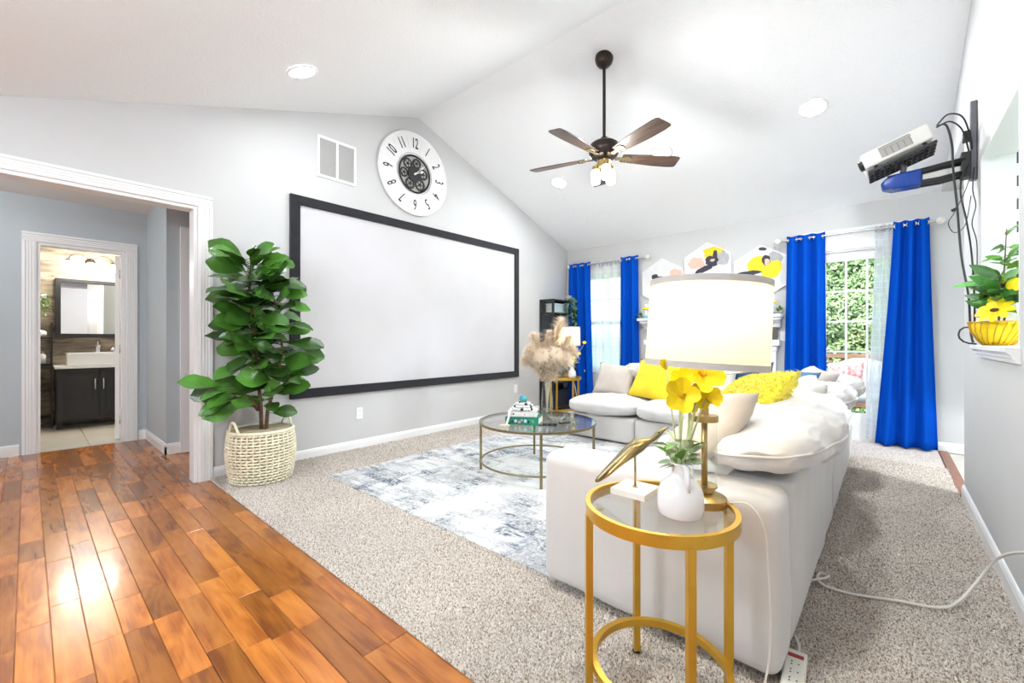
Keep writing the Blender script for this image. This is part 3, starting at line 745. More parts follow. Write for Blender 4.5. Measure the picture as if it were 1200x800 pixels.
# ---- table lamps
def table_lamp(label, loc, tilt, yaw):
    t = thing('table_lamp', label, 'lamp', loc, (0,0,yaw))
    q = MB(); q.lathe([(.001,0),(.062,0),(.062,.022),(.056,.027),(.040,.034),(.030,.040),(.030,.050),(.036,.052),(.036,.058),(.001,.058)],36); q.build('base', M['brass'], t, 'auto')
    q = MB(); q.tube([(0,0,.055),(0,0,.262)],.009,12); q.build('rod', M['brass'], t, True)
    q = MB(); q.lathe([(.0335,.058),(.0355,.058),(.0355,.252),(.0335,.252),(.0335,.058)],32); q.build('glass_column', M['glass'], t, 'auto')
    q = MB(); q.lathe([(.001,.250),(.039,.250),(.039,.268),(.012,.270),(.012,.300),(.018,.303),(.018,.330),(.001,.330)],32); q.build('cap', M['brass'], t, 'auto')
    q = MB(); q.lathe([(.001,.33),(.017,.332),(.021,.345),(.021,.395),(.012,.405),(.001,.405)],20); q.build('socket', mat('dark_socket',(.09,.02,.015),.4,var=.2), t, True)
    sh = bpy.data.objects.new('shade', None)
    zb, zt, r0, r1 = .413, .668, .172, .168
    q = MB(); q.lathe([(r0,0),(r1,zt-zb),(r1-.002,zt-zb),(r0-.002,0),(r0,0)],64); s_ = q.build('shade', M['shade'], t, 'auto', loc=(0,0,zb), rot=tilt)
    bpy.data.objects.remove(sh)
    for zz, rr in ((0,r0),(zt-zb-.016,r1)):
        q = MB(); q.lathe([(rr-.003,zz-.001),(rr+.0015,zz-.001),(rr+.0015,zz+.017),(rr-.003,zz+.017),(rr-.003,zz-.001)],64); q.build('shade_trim', M['shade_trim'], s_, 'auto')
    for k in range(3):
        a = R(20)+k*2*PI/3; q = MB(); q.tube([(.012*math.cos(a),.012*math.sin(a),-.018),(.06*math.cos(a),.06*math.sin(a),-.016),((r0-.004)*math.cos(a),(r0-.004)*math.sin(a),.006)],.0032,6)
        q.build('spider_arm', M['cord'], s_, True)
    q = MB(); q.sphere((0,0,.51),.032,16,10,(1,1,1.25)); q.build('bulb', emit_mat('lit_bulb',(1,.86,.62),18), t, True)
    light('lamp_light','POINT',(0,0,.585),LAMP_W,(1,.86,.64),.06,t)
    return t
lamp1 = table_lamp('brass and glass table lamp with cream drum shade beside the white jug vase', (-.416,1.354,TZ), (R(-2.2),R(2.4),0), 0)
lamp2 = table_lamp('brass and glass table lamp with cream drum shade in front of the bookcase', (-3.22,4.78,TZ), (0,0,0), R(20))

# ---- coffee table
ct = thing('coffee_table', 'round glass coffee table with slim aged brass frame on the rug', 'table', (-2.20,2.82,.018), (0,0,R(-48.65)))
q = MB(); q.lathe([(.455,.392),(.485,.392),(.485,.410),(.478,.410),(.478,.400),(.455,.400),(.455,.392)],72); q.build('rim', M['darkbrass'], ct, 'auto')
q = MB(); q.lathe([(.001,.400),(.477,.400),(.477,.408),(.001,.408)],72); q.build('glass_top', M['tabletop_glass'], ct, 'auto')
for k in range(4):
    a = k*PI/2; x,y = .472*math.cos(a), .472*math.sin(a)
    q = MB(); q.box((-.010,-.010,0),(.010,.010,.393)); q.build('leg', M['darkbrass'], ct, bevel=.002, loc=(x,y,0), rot=(0,0,a))
q = MB(); q.ring((0,0,.085),.468,.008,72,8); q.build('lower_ring', M['darkbrass'], ct, True)
CTZ = .018+.408
cam_r, cam_f = Vector((.7507,.6606,0)), Vector((-.6606,.7507,0))
def ctp(r, f, z=0): 
    p = Vector((-2.20,2.82,CTZ+z))+cam_r*r+cam_f*f; return (p.x,p.y,p.z)

# ---- ceiling fan
FX, FY = -1.817, 3.256
fan = thing('ceiling_fan', 'five-blade dark bronze ceiling fan with lit jar lamps on a downrod', 'ceiling fan', (FX,FY,2.66))
q = MB(); q.lathe([(.001,.765),(.020,.765),(.048,.775),(.068,.800),(.078,.835),(.074,.865),(.060,.885),(.001,.885)],32); q.build('canopy', M['bronze'], fan, True)
q = MB(); q.tube([(0,0,.10),(0,0,.78)],.0135,16); q.build('downrod', M['bronze'], fan, 'auto')
q = MB(); q.lathe([(.001,-.035),(.050,-.035),(.058,-.015),(.105,-.002),(.128,.03),(.130,.065),(.118,.105),(.085,.128),(.040,.138),(.030,.165),(.001,.165)],40); q.build('motor_housing', M['bronze'], fan, 'auto')
q = MB(); q.lathe([(.001,-.085),(.045,-.085),(.058,-.06),(.058,-.035),(.001,-.035)],32); q.build('light_kit', M['brass'], fan, 'auto')
bl = MB(); n = 10
outline = []
for i in range(n+1):
    t = i/n; outline.append((.155+.51*t, .050+.024*min(1,t*1.6)))
top = [(x,y) for x,y in outline]; tip = [(.672,.055),(.645,-.05)]
poly = [(x,-y) for x,y in outline[:-1]]+[(.650,-.070),(.668,-.058),(.678,.05),(.668,.066)]+[(x,y) for x,y in reversed(outline[:-1])]
bl.prism(poly, 'z', -.004, .004); bme = bl.mesh('blade', M['fanwood'], bevel=.002, seg=1)
ir = MB(); ir.prism([(.10,-.022),(.16,-.016),(.20,-.04),(.235,-.03),(.245,0),(.235,.03),(.20,.04),(.16,.016),(.10,.022)],'z',-.012,-.004); ime = ir.mesh('blade_iron', M['darkbrass'], bevel=.003, seg=2)
for k in range(5):
    a = R(50.3)+k*2*PI/5
    b_ = inst('blade', bme, fan, (0,0,0)); b_.rotation_euler = (Matrix.Rotation(a,3,'Z') @ Matrix.Rotation(R(-12),3,'X')).to_euler()
    i_ = inst('blade_iron', ime, b_, (0,0,0))
    for sx in (.19,.215): q = MB(); q.sphere((sx,.018,-.013),.006,8,5); q.build('screw', M['bronze'], b_, True)
for k in range(3):
    a = R(41.35-90)+k*2*PI/3; cx, cy = .075*math.cos(a), .075*math.sin(a)
    jr = MB(); jr.tube([(.03*math.cos(a),.03*math.sin(a),-.06),(cx,cy,-.052),(cx,cy,-.075)],.010,10); jr.lathe([(.001,-.10),(.030,-.10),(.030,-.07),(.001,-.07)],20,(cx,cy,0))
    fo = jr.build('lamp_holder', M['brass'], fan, 'auto')
    jr = MB(); jr.lathe([(.001,-.215),(.034,-.215),(.040,-.20),(.040,-.125),(.031,-.108),(.031,-.10),(.001,-.10)],20,(cx,cy,0)); jr.build('jar', M['bulb'], fo, 'auto')
    light('jar_light','POINT',(cx,cy,-.27),FAN_W,(.97,.97,.95),.05,fan)

# ---- recessed lights
SL = math.atan((ZR-ZE)/(YB-YR))
def can(x, y, label, flat=None, power=1.0):
    z = flat or zc(y); sl = 0 if flat else (-SL if y > YR else SL)
    t = thing('recessed_light', label, 'ceiling light', (x,y,z), (sl,0,0), 'recessed ceiling lights')
    q = MB(); q.lathe([(.086,-.001),(.108,-.001),(.110,-.006),(.102,-.010),(.088,-.006),(.086,-.001)],32); q.build('trim_ring', M['white'], t, True)
    q = MB(); q.lathe([(.001,-.002),(.089,-.002),(.089,-.006),(.001,-.007)],32); q.build('lens', M['can'], t, True)
    light('can_light','AREA',(0,0,-.03),CAN_W*power,(.88,.95,1),.18,t)
can(-3.22,1.33,'round recessed ceiling light above the potted fig and air vent')
can(-1.85,1.33,'round recessed ceiling light on the entry-side slope above the rug')
can(-.50,1.33,'round recessed ceiling light on the entry-side slope above the gold side table',None,1.8)
can(-3.12,4.45,'round recessed ceiling light on the window-side slope near the bookcase corner',None,1.7)
can(-1.80,4.45,'round recessed ceiling light on the window-side slope behind the fan',None,2.0)
can(-.48,4.45,'round recessed ceiling light on the window-side slope above the glass door',None,3.0)
can(-3.0,-.9,'unseen recessed fill light added over the entry hardwood beside the hall opening',ZE)  # extra can out of view behind the camera, added for fill
can(-1.2,-.9,'unseen recessed fill light added over the entry hardwood',ZE)  # second added fill can, also out of view
hl = thing('hall_fill_light','unseen round flush ceiling light added to light the hall','ceiling light',(-5.1,-.7,2.49))  # fixture outside the frame, added to light the hall
q = MB(); q.lathe([(.001,-.07),(.10,-.06),(.14,-.02),(.14,0),(.001,0)],28); q.build('diffuser', emit_mat('fill_lens',(1,.98,.95),10), hl, True)
light('hall_fill_lamp','POINT',(0,0,-.12),HALL_W,(.90,.96,1),.12,hl)
kl = thing('kitchen_fill_light','unseen round flush ceiling light added to brighten the kitchen','ceiling light',(1.9,3.6,2.55))  # unseen lamp added to brighten the kitchen side
q = MB(); q.lathe([(.001,-.07),(.10,-.06),(.14,-.02),(.14,0),(.001,0)],28); q.build('diffuser', MATS['fill_lens'], kl, True)
light('kitchen_fill_lamp','POINT',(0,0,-.12),220,(.90,.96,1),.12,kl)
eg = thing('entry_fill_chandelier','unseen five-globe brass chandelier added over the entry as fill light','chandelier',(-1.5,-1.1,1.75))  # added behind the camera to even out and brighten the room
MB().tube([(0,0,.05),(0,0,ZE-1.75)],.008,8).build('stem', M['brass'], eg, True)
MB().lathe([(.001,.80),(.06,.80),(.06,ZE-1.751),(.001,ZE-1.751)],24).build('canopy', M['brass'], eg, 'auto')
for k in range(5):
    a = 2*PI*k/5; c_, s_ = math.cos(a), math.sin(a)
    ar = MB().tube([(0,0,.06),(.12*c_,.12*s_,.02),(.26*c_,.26*s_,.03),(.28*c_,.28*s_,.06)],.006,8).build('arm', M['brass'], eg, True)
    MB().sphere((.28*c_,.28*s_,.13),.07,16,10).build('globe', emit_mat('fill_globe',(.94,.97,1),9), ar, True)
    light('fill_bulb','POINT',(.28*c_,.28*s_,.13),ENTRY_W,(.78,.90,1),.09,eg)

# ---- curtains, rods
def curtain(name, label, m, x0t, x1t, x0b, x1b, y, ztop, zbot, waves, amp, cat='curtain', seed=1, grom=True, flare=1.5):
    t = thing(name, label, cat, ((x0t+x1t)/2,y,zbot))
    xc = (x0t+x1t)/2; nu = waves*14; nv = 28; H = ztop-zbot
    def g(a, b):
        zz = H*(1-b); s = b**flare
        x = (x0t+(x1t-x0t)*a)*(1-s)+(x0b+(x1b-x0b)*a)*s-xc
        ph = 2*PI*waves*a
        yy = amp*(1+.5*b)*math.cos(ph+b*.5*math.sin(seed+a*4))+.01*b*math.sin(ph*2.1+seed)+fold((x,zz,0),.012*b,5,seed)
        if a < .02 or a > .98: yy *= .6
        zz += (.012*math.cos(ph) if b < .02 else 0)
        return (x, yy, zz)
    mb = MB(); mb.grid(g, nu, nv); o = mb.build('fabric', m, t, True)
    if m is not M['sheer']:
        md = o.modifiers.new('thick','SOLIDIFY'); md.thickness = .003
    mb = MB(); mb.grid(lambda a,b: g(a, 1-.012*(1-b)) , nu, 1)
    if grom:
        for k in range(2*waves):
            a = (k+.5)/(2*waves); x = (x0t+(x1t-x0t)*a)-xc
            q = MB(); q.ring((0,0,0),.024,.005,20,6,axis='x'); q.build('grommet', M['chrome'], t, True, loc=(x,0,H-.045), rot=(0,0,R(35) if k%2 else R(-35)))
    return t
def rod(label, x0, x1, y, z):
    t = thing('curtain_rod', label, 'curtain rod', ((x0+x1)/2,y,z))
    h = (x1-x0)/2; q = MB(); q.tube([(-h,0,0),(h,0,0)],.0115,14); q.build('pole', M['chrome'], t, 'auto')
    for s in (-1,1):
        q = MB(); q.sphere((s*(h+.028),0,0),.033,16,10); q.tube([(s*(h-.005),0,0),(s*(h+.01),0,0)],.016,12); q.build('finial', M['plastic'], t, True)
        q = MB(); q.tube([(s*(h-.06),0,0),(s*(h-.06),YB-y-.004,0)],.007,8); q.lathe([(.022,-.006),(.022,0)],12); q.build('bracket', M['chrome'], t, True) if False else MB().tube([(s*(h-.06),0,-.012),(s*(h-.06),YB-y-.003,-.012)],.007,8).build('bracket', M['chrome'], t, True)
RY = 5.85
rod('brushed nickel curtain rod with ball finials over the window', -3.88,-2.60,RY,2.285)
rod('brushed nickel curtain rod with ball finials over the glass door', -.95,.36,RY,2.255)
curtain('curtain','royal blue curtain panel hanging in the room corner behind the bookcase',M['curtain'],-3.93,-3.52,-3.95,-3.46,RY,2.325,.03,3,.034,seed=1)
curtain('curtain','royal blue curtain panel between the window and the mantel',M['curtain'],-3.00,-2.72,-3.03,-2.70,RY,2.325,.03,2,.034,seed=2)
curtain('curtain','straight royal blue curtain panel between the mantel and the glass door',M['curtain'],-.885,-.52,-.93,-.50,RY,2.295,.03,3,.036,seed=3)
curtain('curtain','royal blue curtain panel flaring to the carpet right of the glass door',M['curtain'],.045,.31,-.10,.37,RY-.02,2.295,.022,3,.034,seed=4,flare=1.2)
curtain('sheer_curtain','white patterned sheer curtain filling the window',M['sheer'],-3.62,-2.92,-3.62,-2.92,RY+.045,2.32,.05,5,.016,seed=5)
curtain('sheer_curtain','narrow white lattice sheer beside the glass door',M['sheer'],-.10,.03,-.18,.0,RY+.045,2.30,.05,2,.014,seed=6)

# ---- fireplace with mantel
fpz = thing('fireplace','white fireplace surround with dark slate face and floating mantel shelf','fireplace',(-1.785,YB,0))
q = MB(); q.box((-.88,-.24,1.365),(.86,-.0,1.40)); q.box((-.86,-.20,1.335),(.845,0,1.365)); q.prism([(-.20,1.335),(0,1.335),(0,1.24),(-.06,1.25),(-.09,1.29)],'x',-.84,.83); q.build('mantel_shelf', M['white'], fpz, bevel=.004, seg=1)
q = MB(); q.box((-.80,-.05,1.09),(.80,0,1.26)); q.build('slate_panel', mat('slate',(.10,.095,.09),.5,var=.25,scale=9), fpz)
q = MB(); q.box((-.83,-.13,1.03),(.83,0,1.10)); q.box((-.80,-.10,.97),(.80,0,1.03)); q.build('surround_cornice', M['white'], fpz, bevel=.006, seg=2)
for s in (-1,1): q = MB(); q.box((s*.62,-.08,.0),(s*.79,0,.97)); q.box((s*.645,-.095,.15),(s*.765,0,.90)); q.box((s*.605,-.10,0),(s*.805,0,.14)); q.build('pilaster', M['white'], fpz)
q = MB(); q.box((-.62,-.08,.80),(.62,0,.97)); q.build('frieze', M['white'], fpz)
q = MB(); q.box((-.62,-.03,0),(-.45,0,.80)); q.box((.45,-.03,0),(.62,0,.80)); q.box((-.45,-.03,.66),(.45,0,.80)); q.build('slate_panel', MATS['slate'], fpz)
q = MB(); q.box((-.45,-.012,.02),(.45,0,.66)); q.build('firebox', M['black'], fpz)

# ---- fig plant in basket
fig = thing('fiddle_leaf_fig','tall fiddle-leaf fig with broad glossy leaves in the woven basket','plant',(-3.70,1.22,.05))
q = MB(); q.lathe([(.001,.28),(.19,.28),(.19,.30),(.001,.31)],24); q.build('soil', mat('soil',(.05,.035,.025),.95,var=.4,scale=40,bump=.6), fig)
stems = [[(0,0,.28),(.01,-.01,.55),(-.02,-.03,.85),(.0,-.05,1.15),(-.02,-.08,1.45),(-.01,-.07,1.68)],
         [(.02,.02,.28),(.04,.03,.5),(.05,.10,.75),(.03,.14,1.0),(.02,.10,1.3),(.0,.05,1.55)],
         [(-.01,-.02,.50),(.03,-.09,.60),(.03,-.16,.65),(.02,-.22,.70)]]
for s_ in stems:
    q = MB(); q.tube(s_, [.016,.014,.012,.010,.008,.006][:len(s_)], 8); q.build('trunk', M['bark'], fig, True)
lms = [leaf_mesh('leaf', M['leaf'], .27, .20, 'obovate', .12, .15), leaf_mesh('leaf', M['leaf'], .22, .165, 'obovate', .22, .2), leaf_mesh('leaf', M['leaf_light'], .17, .11, 'obovate', .1, .3)]
rnd = random.Random(21)
def on(path, t):
    f = t*(len(path)-1); i = min(int(f), len(path)-2); return Vector(path[i]).lerp(Vector(path[i+1]), f-i)
def add_leaf(p, az, el, sc, k=None, roll=None):
    d = Vector((math.cos(az)*math.cos(el), math.sin(az)*math.cos(el), math.sin(el)))
    # stay off the wall behind
    tipx = p.x+d.x*.33*sc
    if tipx < -.27: d.x = (-.27-p.x)/(.33*sc); d.normalize()
    k = k if k is not None else rnd.choice((0,0,0,1,1))
    for tr in range(3):
        e = orient(d, rnd.uniform(-.55,.55), (1.0+rnd.uniform(-.3,.3),-.55+rnd.uniform(-.3,.3),1.0)); mm = e.to_matrix()
        if min((mm @ (v.co*sc)).x for v in lms[k].vertices)+p.x > -.268:
            inst('leaf', lms[k], fig, p, e, (sc,sc,sc)); return
        d.x = abs(d.x)*(1+tr)+.1; d.normalize()
ga = 2.4
for i in range(84):
    t = .40+.60*(i/83); p = on(stems[0], t); az = i*ga+rnd.uniform(-.3,.3); el = rnd.uniform(-.35,.65)+(t-.7)*.7
    if math.sin(az) < -.2: el -= .1
    add_leaf(p, az, el, rnd.uniform(.8,1.12), 2 if i > 78 else None)
for i in range(58):
    t = .30+.70*(i/57); p = on(stems[1], t); az = i*ga+1+rnd.uniform(-.3,.3); add_leaf(p, az, rnd.uniform(-.15,.5), rnd.uniform(.75,1.0))
for i in range(12):
    t = .25+.75*(i/11); p = on(stems[2], t); az = -PI/2+rnd.uniform(-1.3,1.3); add_leaf(p, az, rnd.uniform(-.5,.25), rnd.uniform(.7,1.0))
for i in range(14): add_leaf(on(stems[i%2], .17+.13*rnd.random()), i*ga, rnd.uniform(-.1,.35), rnd.uniform(.65,.95), rnd.choice((0,1,2)))
bk = thing('woven_basket','cream woven wicker basket with two loop handles holding the fig','basket',(-3.70,1.22,.014))
def br(z): return .205+.028*math.sin(min(1,z/.36)*PI*.8)
HB = .385
q = MB(); q.lathe([(.001,.004),(.195,.004)]+[(br(z_)-.012,z_) for z_ in [HB*k/8 for k in range(1,9)]],36); q.build('liner', mat('shadow_wicker',(.45,.38,.25),.9,var=.2,scale=30), bk, True)
NS = 34
for r_ in range(17):
    z_ = .012+r_*(HB-.03)/16; P = []
    for k in range(NS*4):
        a = 2*PI*k/(NS*4); P.append(((br(z_)+.0075*math.sin(NS/2*a*1.0*2/1+(PI if r_%2 else 0)))*math.cos(a),(br(z_)+.0075*math.sin(NS*a+(PI if r_%2 else 0)))*math.sin(a),z_))
    q = MB(); q.tube(P, .0085, 4, closed=True); q.build('weave_strand', M['wicker'], bk, True)
for k in range(NS):
    a = 2*PI*k/NS; q = MB(); q.tube([((br(z_)+.001)*math.cos(a),(br(z_)+.001)*math.sin(a),z_) for z_ in [HB*j/5 for j in range(6)]],.0065,4); q.build('stake', M['wicker'], bk, True)
q = MB(); q.ring((0,0,HB),br(HB),.013,48,6); q.build('rim', M['wicker'], bk, True)
for a in (R(105),R(-75)):
    P = []
    for j in range(11):
        s = j/10; aa = a+(s-.5)*.55; P.append((br(HB)*math.cos(aa),br(HB)*math.sin(aa),HB+.085*math.sin(PI*s)))
    q = MB(); q.tube(P,.010,6); q.build('handle', M['wicker'], bk, True)

# ---- wall clock
ck = thing('wall_clock','large round white wall clock with black numerals and open black gear centre','clock',(RX0,2.87,2.955),WALL_L)
q = MB(); q.lathe([(.001,.002),(.455,.002),(.462,.012),(.462,.030),(.452,.038),(.440,.034),(.432,.026),(.235,.024),(.235,.004)],80); q.build('dial', M['ceramic'], ck, 'auto')
q = MB(); q.lathe([(.190,.024),(.200,.034),(.206,.034),(.212,.026),(.190,.024)],64); q.build('inner_ring', M['black'], ck, True)
q = MB(); q.lathe([(.001,.0035),(.20,.0035),(.20,.008),(.001,.008)],48); q.build('backing', mat('gear_backing',(.42,.41,.39),.6,var=.1), ck, 'auto')
def gear(cx, cy, r, z, teeth):
    q = MB(); poly = []
    for k in range(teeth*4):
        rr = r if k%4 < 2 else r*.88; a = 2*PI*k/(teeth*4); poly.append((rr*math.cos(a), rr*math.sin(a)))
    n = len(poly); inner = [(.66*r*math.cos(2*PI*k/n), .66*r*math.sin(2*PI*k/n)) for k in range(n)]
    vs = [(x,y,0) for x,y in poly]+[(x,y,0) for x,y in inner]+[(x,y,.006) for x,y in poly]+[(x,y,.006) for x,y in inner]; fs = []
    for k in range(n):
        j = (k+1)%n; fs += [(2*n+k,2*n+j,3*n+j,3*n+k),(k,j,2*n+j,2*n+k),(n+k,n+j,3*n+j,3*n+k)]
    q.add(vs, fs)
    for k in range(5): a = 2*PI*k/5; q.tube([(0,0,.003),(.7*r*math.cos(a),.7*r*math.sin(a),.003)],.004,4)
    q.lathe([(.001,0),(r*.22,0),(r*.22,.009),(.001,.009)],16); q.build('gear', M['black'], ck, loc=(cx,cy,z))
for cx,cy,r,zz,n in ((-.085,.10,.062,.010,14),(.03,.125,.058,.016,12),(.12,.03,.065,.010,14),(.075,-.10,.072,.012,16),(-.06,-.115,.066,.016,14),(-.135,-.01,.055,.012,12)): gear(cx,cy,r,zz,n)
q = MB(); q.lathe([(.001,.018),(.088,.018),(.088,.027),(.001,.027)],40); q.build('hub_disc', M['black'], ck, 'auto')
for ang, L_, w_ in ((R(90-48),.185,.010),(R(90-64),.135,.015)):
    q = MB(); q.prism([(-.02,-.004),(L_*.55,-.003),(L_*.7,-w_),(L_,0),(L_*.7,w_),(L_*.55,.003),(-.02,.004)],'z',.030,.033); q.build('hand', M['ceramic'], ck, rot=(0,0,ang))
q = MB(); q.lathe([(.001,.027),(.012,.027),(.012,.038),(.001,.038)],16); q.build('hand_cap', M['ceramic'], ck, 'auto')
def text_mesh(txt, size, ext, m, align='CENTER'):
    cu = bpy.data.curves.new('t','FONT'); cu.body = txt; cu.size = size; cu.extrude = ext; cu.align_x = align; cu.align_y = 'CENTER'
    o = bpy.data.objects.new('t', cu); C.objects.link(o); bpy.context.view_layer.update()
    me = bpy.data.meshes.new_from_object(o.evaluated_get(bpy.context.evaluated_depsgraph_get())); bpy.data.objects.remove(o); bpy.data.curves.remove(cu)
    me.materials.clear(); me.materials.append(m); return me
for hnum in range(1,13):
    a = PI/2-hnum*PI/6; o = inst('numeral', text_mesh(str(hnum), .15, .002, M['black']), ck, (.338*math.cos(a),.338*math.sin(a),.028), (0,0,a-PI/2), (.60,1.12,1)); 
for k in range(12):
    a = PI/2-(k+.5)*PI/6; q = MB(); q.box((.245,-.001,.0262),(.425,.001,.0275)); q.build('panel_line', M['grey'] if False else mat('pale_line',(.70,.70,.70),.6), ck, rot=(0,0,a))

# ---- return air vent
vt = thing('air_vent','white metal return air vent with two louvred panels beside the clock','vent',(RX0,1.98,2.825),WALL_L)
q = MB(); W_,H_ = .195,.195
for a,b in (((-W_,-H_,.001),(-W_+.025,H_,.012)),((W_-.025,-H_,.001),(W_,H_,.012)),((-W_+.025,-H_,.001),(W_-.025,-H_+.025,.012)),((-W_+.025,H_-.025,.001),(W_-.025,H_,.012)),((-.012,-H_+.025,.001),(.012,H_-.025,.012))): q.box(a,b)
q.build('frame', M['white'], vt)
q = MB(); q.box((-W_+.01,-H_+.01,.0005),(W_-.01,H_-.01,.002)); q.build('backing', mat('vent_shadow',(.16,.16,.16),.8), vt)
q = MB(); q.prism([(-.005,.002),(.003,.002),(.006,.010),(.002,.010)],'x',-.076,.076); sme = q.mesh('louvre', mat('vent_louvre',(.52,.52,.51),.5))
for s in (-1,1):
    for k in range(26): inst('louvre', sme, vt, (s*.091, -.163+k*.0130, 0))

# ---- outlets and switch plates
def plate(name, label, loc, rot, kind):
    t = thing(name, label, 'wall plate', loc, rot)
    q = MB(); q.box((-.036,-.058,.001),(.036,.058,.007)); q.build('cover_plate', M['white'], t, bevel=.003)
    if kind == 'outlet':
        for s in (-1,1):
            o = MB().box((-.017,s*.024-.014,.006),(.017,s*.024+.014,.009)).build('receptacle', M['white'], t, bevel=.002)
            for sx in (-.007,.007): MB().box((sx-.0012,s*.024-.004,.0088),(sx+.0012,s*.024+.006,.0094)).build('slot', M['grey'], o)
    else:
        MB().box((-.006,-.012,.006),(.006,.012,.016)).build('toggle', M['white'], t, bevel=.002)
plate('wall_outlet','white wall outlet below the projection screen near the fig',(RX0,2.213,.36),WALL_L,'outlet')
plate('wall_outlet','white wall outlet below the far end of the projection screen',(RX0,4.62,.40),WALL_L,'outlet')
plate('light_switch','white light switch plate beside the fireplace mantel',(-.925,YB,1.145),WALL_B,'switch')

# ================================================================== SMALLER OBJECTS
def P3(base, r, f, z): p = Vector(base)+cam_r*r+cam_f*f; return (p.x,p.y,p.z+z)
# ---- bathroom
vn = thing('bathroom_vanity','black bathroom vanity cabinet with two doors and white top','vanity',(-7.975,.60,.014))
q = MB(); q.box((.01,-.37,.09),(.50,.37,.735)); q.build('body', M['black'], vn, bevel=.003)
for s in (-1,1):
    for xx in (.04,.46): q = MB(); q.box((xx-.02,s*.35-.02,0),(xx+.02,s*.35+.02,.09)); q.build('leg', M['black'], vn)
    d_ = MB().box((.50,s*.185-.175,.13),(.52,s*.185+.175,.71)).build('door', M['black'], vn, bevel=.003)
    MB().box((.52,s*.185-.125,.18),(.526,s*.185+.125,.66)).build('door_panel', M['black'], d_, bevel=.003)
    MB().tube([(.52,s*.038,.47),(.545,s*.038,.47),(.545,s*.038,.60),(.52,s*.038,.60)],.007,8).build('handle', M['chrome'], d_, True)
q = MB(); q.box((.0,-.385,.735),(.535,.385,.765)); q.build('countertop', M['ceramic'], vn, bevel=.004)
sk = thing('vessel_sink','white rectangular vessel sink on the black vanity','sink',(-7.975,.62,.014+.766))
q = MB(); q.box((.08,-.30,0),(.47,.30,.02)); 
for a,b in (((.08,-.30,.02),(.10,.30,.155)),((.45,-.30,.02),(.47,.30,.155)),((.10,-.30,.02),(.45,-.28,.155)),((.10,.28,.02),(.45,.30,.155))): q.box(a,b)
q.build('basin', M['ceramic'], sk, bevel=.004)
q = MB(); q.box((.09,-.02,.155),(.13,.02,.25)); q.box((.10,-.016,.225),(.24,.016,.25)); q.box((.10,-.006,.25),(.12,.006,.30)); q.build('faucet', M['chrome'], sk, bevel=.004)
mr_ = thing('bathroom_mirror','rectangular wall mirror in a thick black frame above the sink','mirror',(-7.984,.635,1.51),WALL_L)
q = MB(); q.box((-.36,-.34,.012),(.36,.34,.018)); q.build('mirror_glass', mat('mirror',(.92,.92,.92),.01,metal=1), mr_)
for a,b in (((-.40,-.38,0),(-.35,.38,.05)),((.35,-.38,0),(.40,.38,.05)),((-.35,-.38,0),(.35,-.33,.05)),((-.35,.33,0),(.35,.38,.05))): MB().box(a,b).build('frame_rail', M['black'], mr_, bevel=.004)
vl = thing('vanity_light','bronze three-arm vanity light with white glass shades above the mirror','wall light',(-7.984,.555,2.13),WALL_L)
q = MB(); q.lathe([(.001,0),(.05,0),(.05,.012),(.03,.022),(.001,.024)],24); q.tube([(0,0,.02),(0,.01,.06),(0,.04,.13)],.007,8); q.build('backplate', M['bronze'], vl, True)
for k,dx in enumerate((-.21,0,.21)):
    if dx: q = MB(); q.tube([(0,.01,.05)]+[(dx*t,.01+.075*math.sin(PI*t*.92),.05+.08*t) for t in (.15,.3,.45,.6,.75,.9)]+[(dx,-.005,.13)],.006,8)
    else: q = MB(); q.tube([(0,.01,.05),(0,.02,.12),(0,-.005,.13)],.006,8)
    ar = q.build('arm', M['bronze'], vl, True)
    q = MB(); q.lathe([(.001,.03),(.012,.03),(.03,.01),(.034,-.004),(.001,-.002)],20); q.build('fitter', M['bronze'], ar, True, loc=(dx,-.02,.13), rot=(R(-90),0,0))
    q = MB(); q.lathe([(.030,0),(.045,-.025),(.058,-.06),(.062,-.09),(.050,-.10),(.001,-.10)],20); q.build('glass_shade', M['globe'], ar, True, loc=(dx,-.02,.13), rot=(R(-90),0,0))
    light('vanity_bulb','POINT',(dx,-.07,.26),VANITY_W,(1,.95,.84),.06,vl)
ls = thing('ladder_shelf','narrow black ladder shelf against the bathroom plank wall','shelf',(-7.98,.06,.012))
for x_ in (.02,.24):
    for y_ in (-.14,.14): MB().box((x_-.008,y_-.008,0),(x_+.008,y_+.008,1.30)).build('post', M['black'], ls)
for zz in (.12,.45,.78,1.10): MB().box((.012,-.148,zz),(.248,.148,zz+.014)).build('shelf_board', M['black'], ls)
def bottle(label, loc, m, r, h): 
    t = thing('toiletry_bottle', label, 'bottle', loc)
    MB().lathe([(.001,0),(r,0),(r,h*.7),(r*.5,h*.8),(.001,h*.8)],16).build('body', m, t, True); MB().lathe([(.001,h*.8),(r*.45,h*.8),(r*.45,h),(.001,h)],12).build('cap', M['grey'], t, True)
bottle('white bottle on the upper board of the bathroom ladder shelf',(-7.80,.12,.012+.796),M['ceramic'],.035,.15)
bottle('yellow-labelled bottle on the middle board of the bathroom ladder shelf',(-7.80,.05,.012+.796),M['petal'],.03,.13)
tw = tag(cushion_mb(.16,.20,.09,3,8,7,.006).build('folded_towel', M['ceramic'], None, True, loc=(-7.85,.06,1.177)),'white folded towel on the top board of the ladder shelf','towel')
hp = thing('hanging_plant','small trailing green plant on the bathroom plank wall','plant',(-7.96,.13,1.62))
lmh = leaf_mesh('leaf', M['leaf_light'], .05,.03,'ovate',.2,.2,4,2,.01)
MB().lathe([(.001,0),(.03,0),(.035,.05),(.001,.05)],14).build('pot', M['ceramic'], hp, True, loc=(.02,0,0))
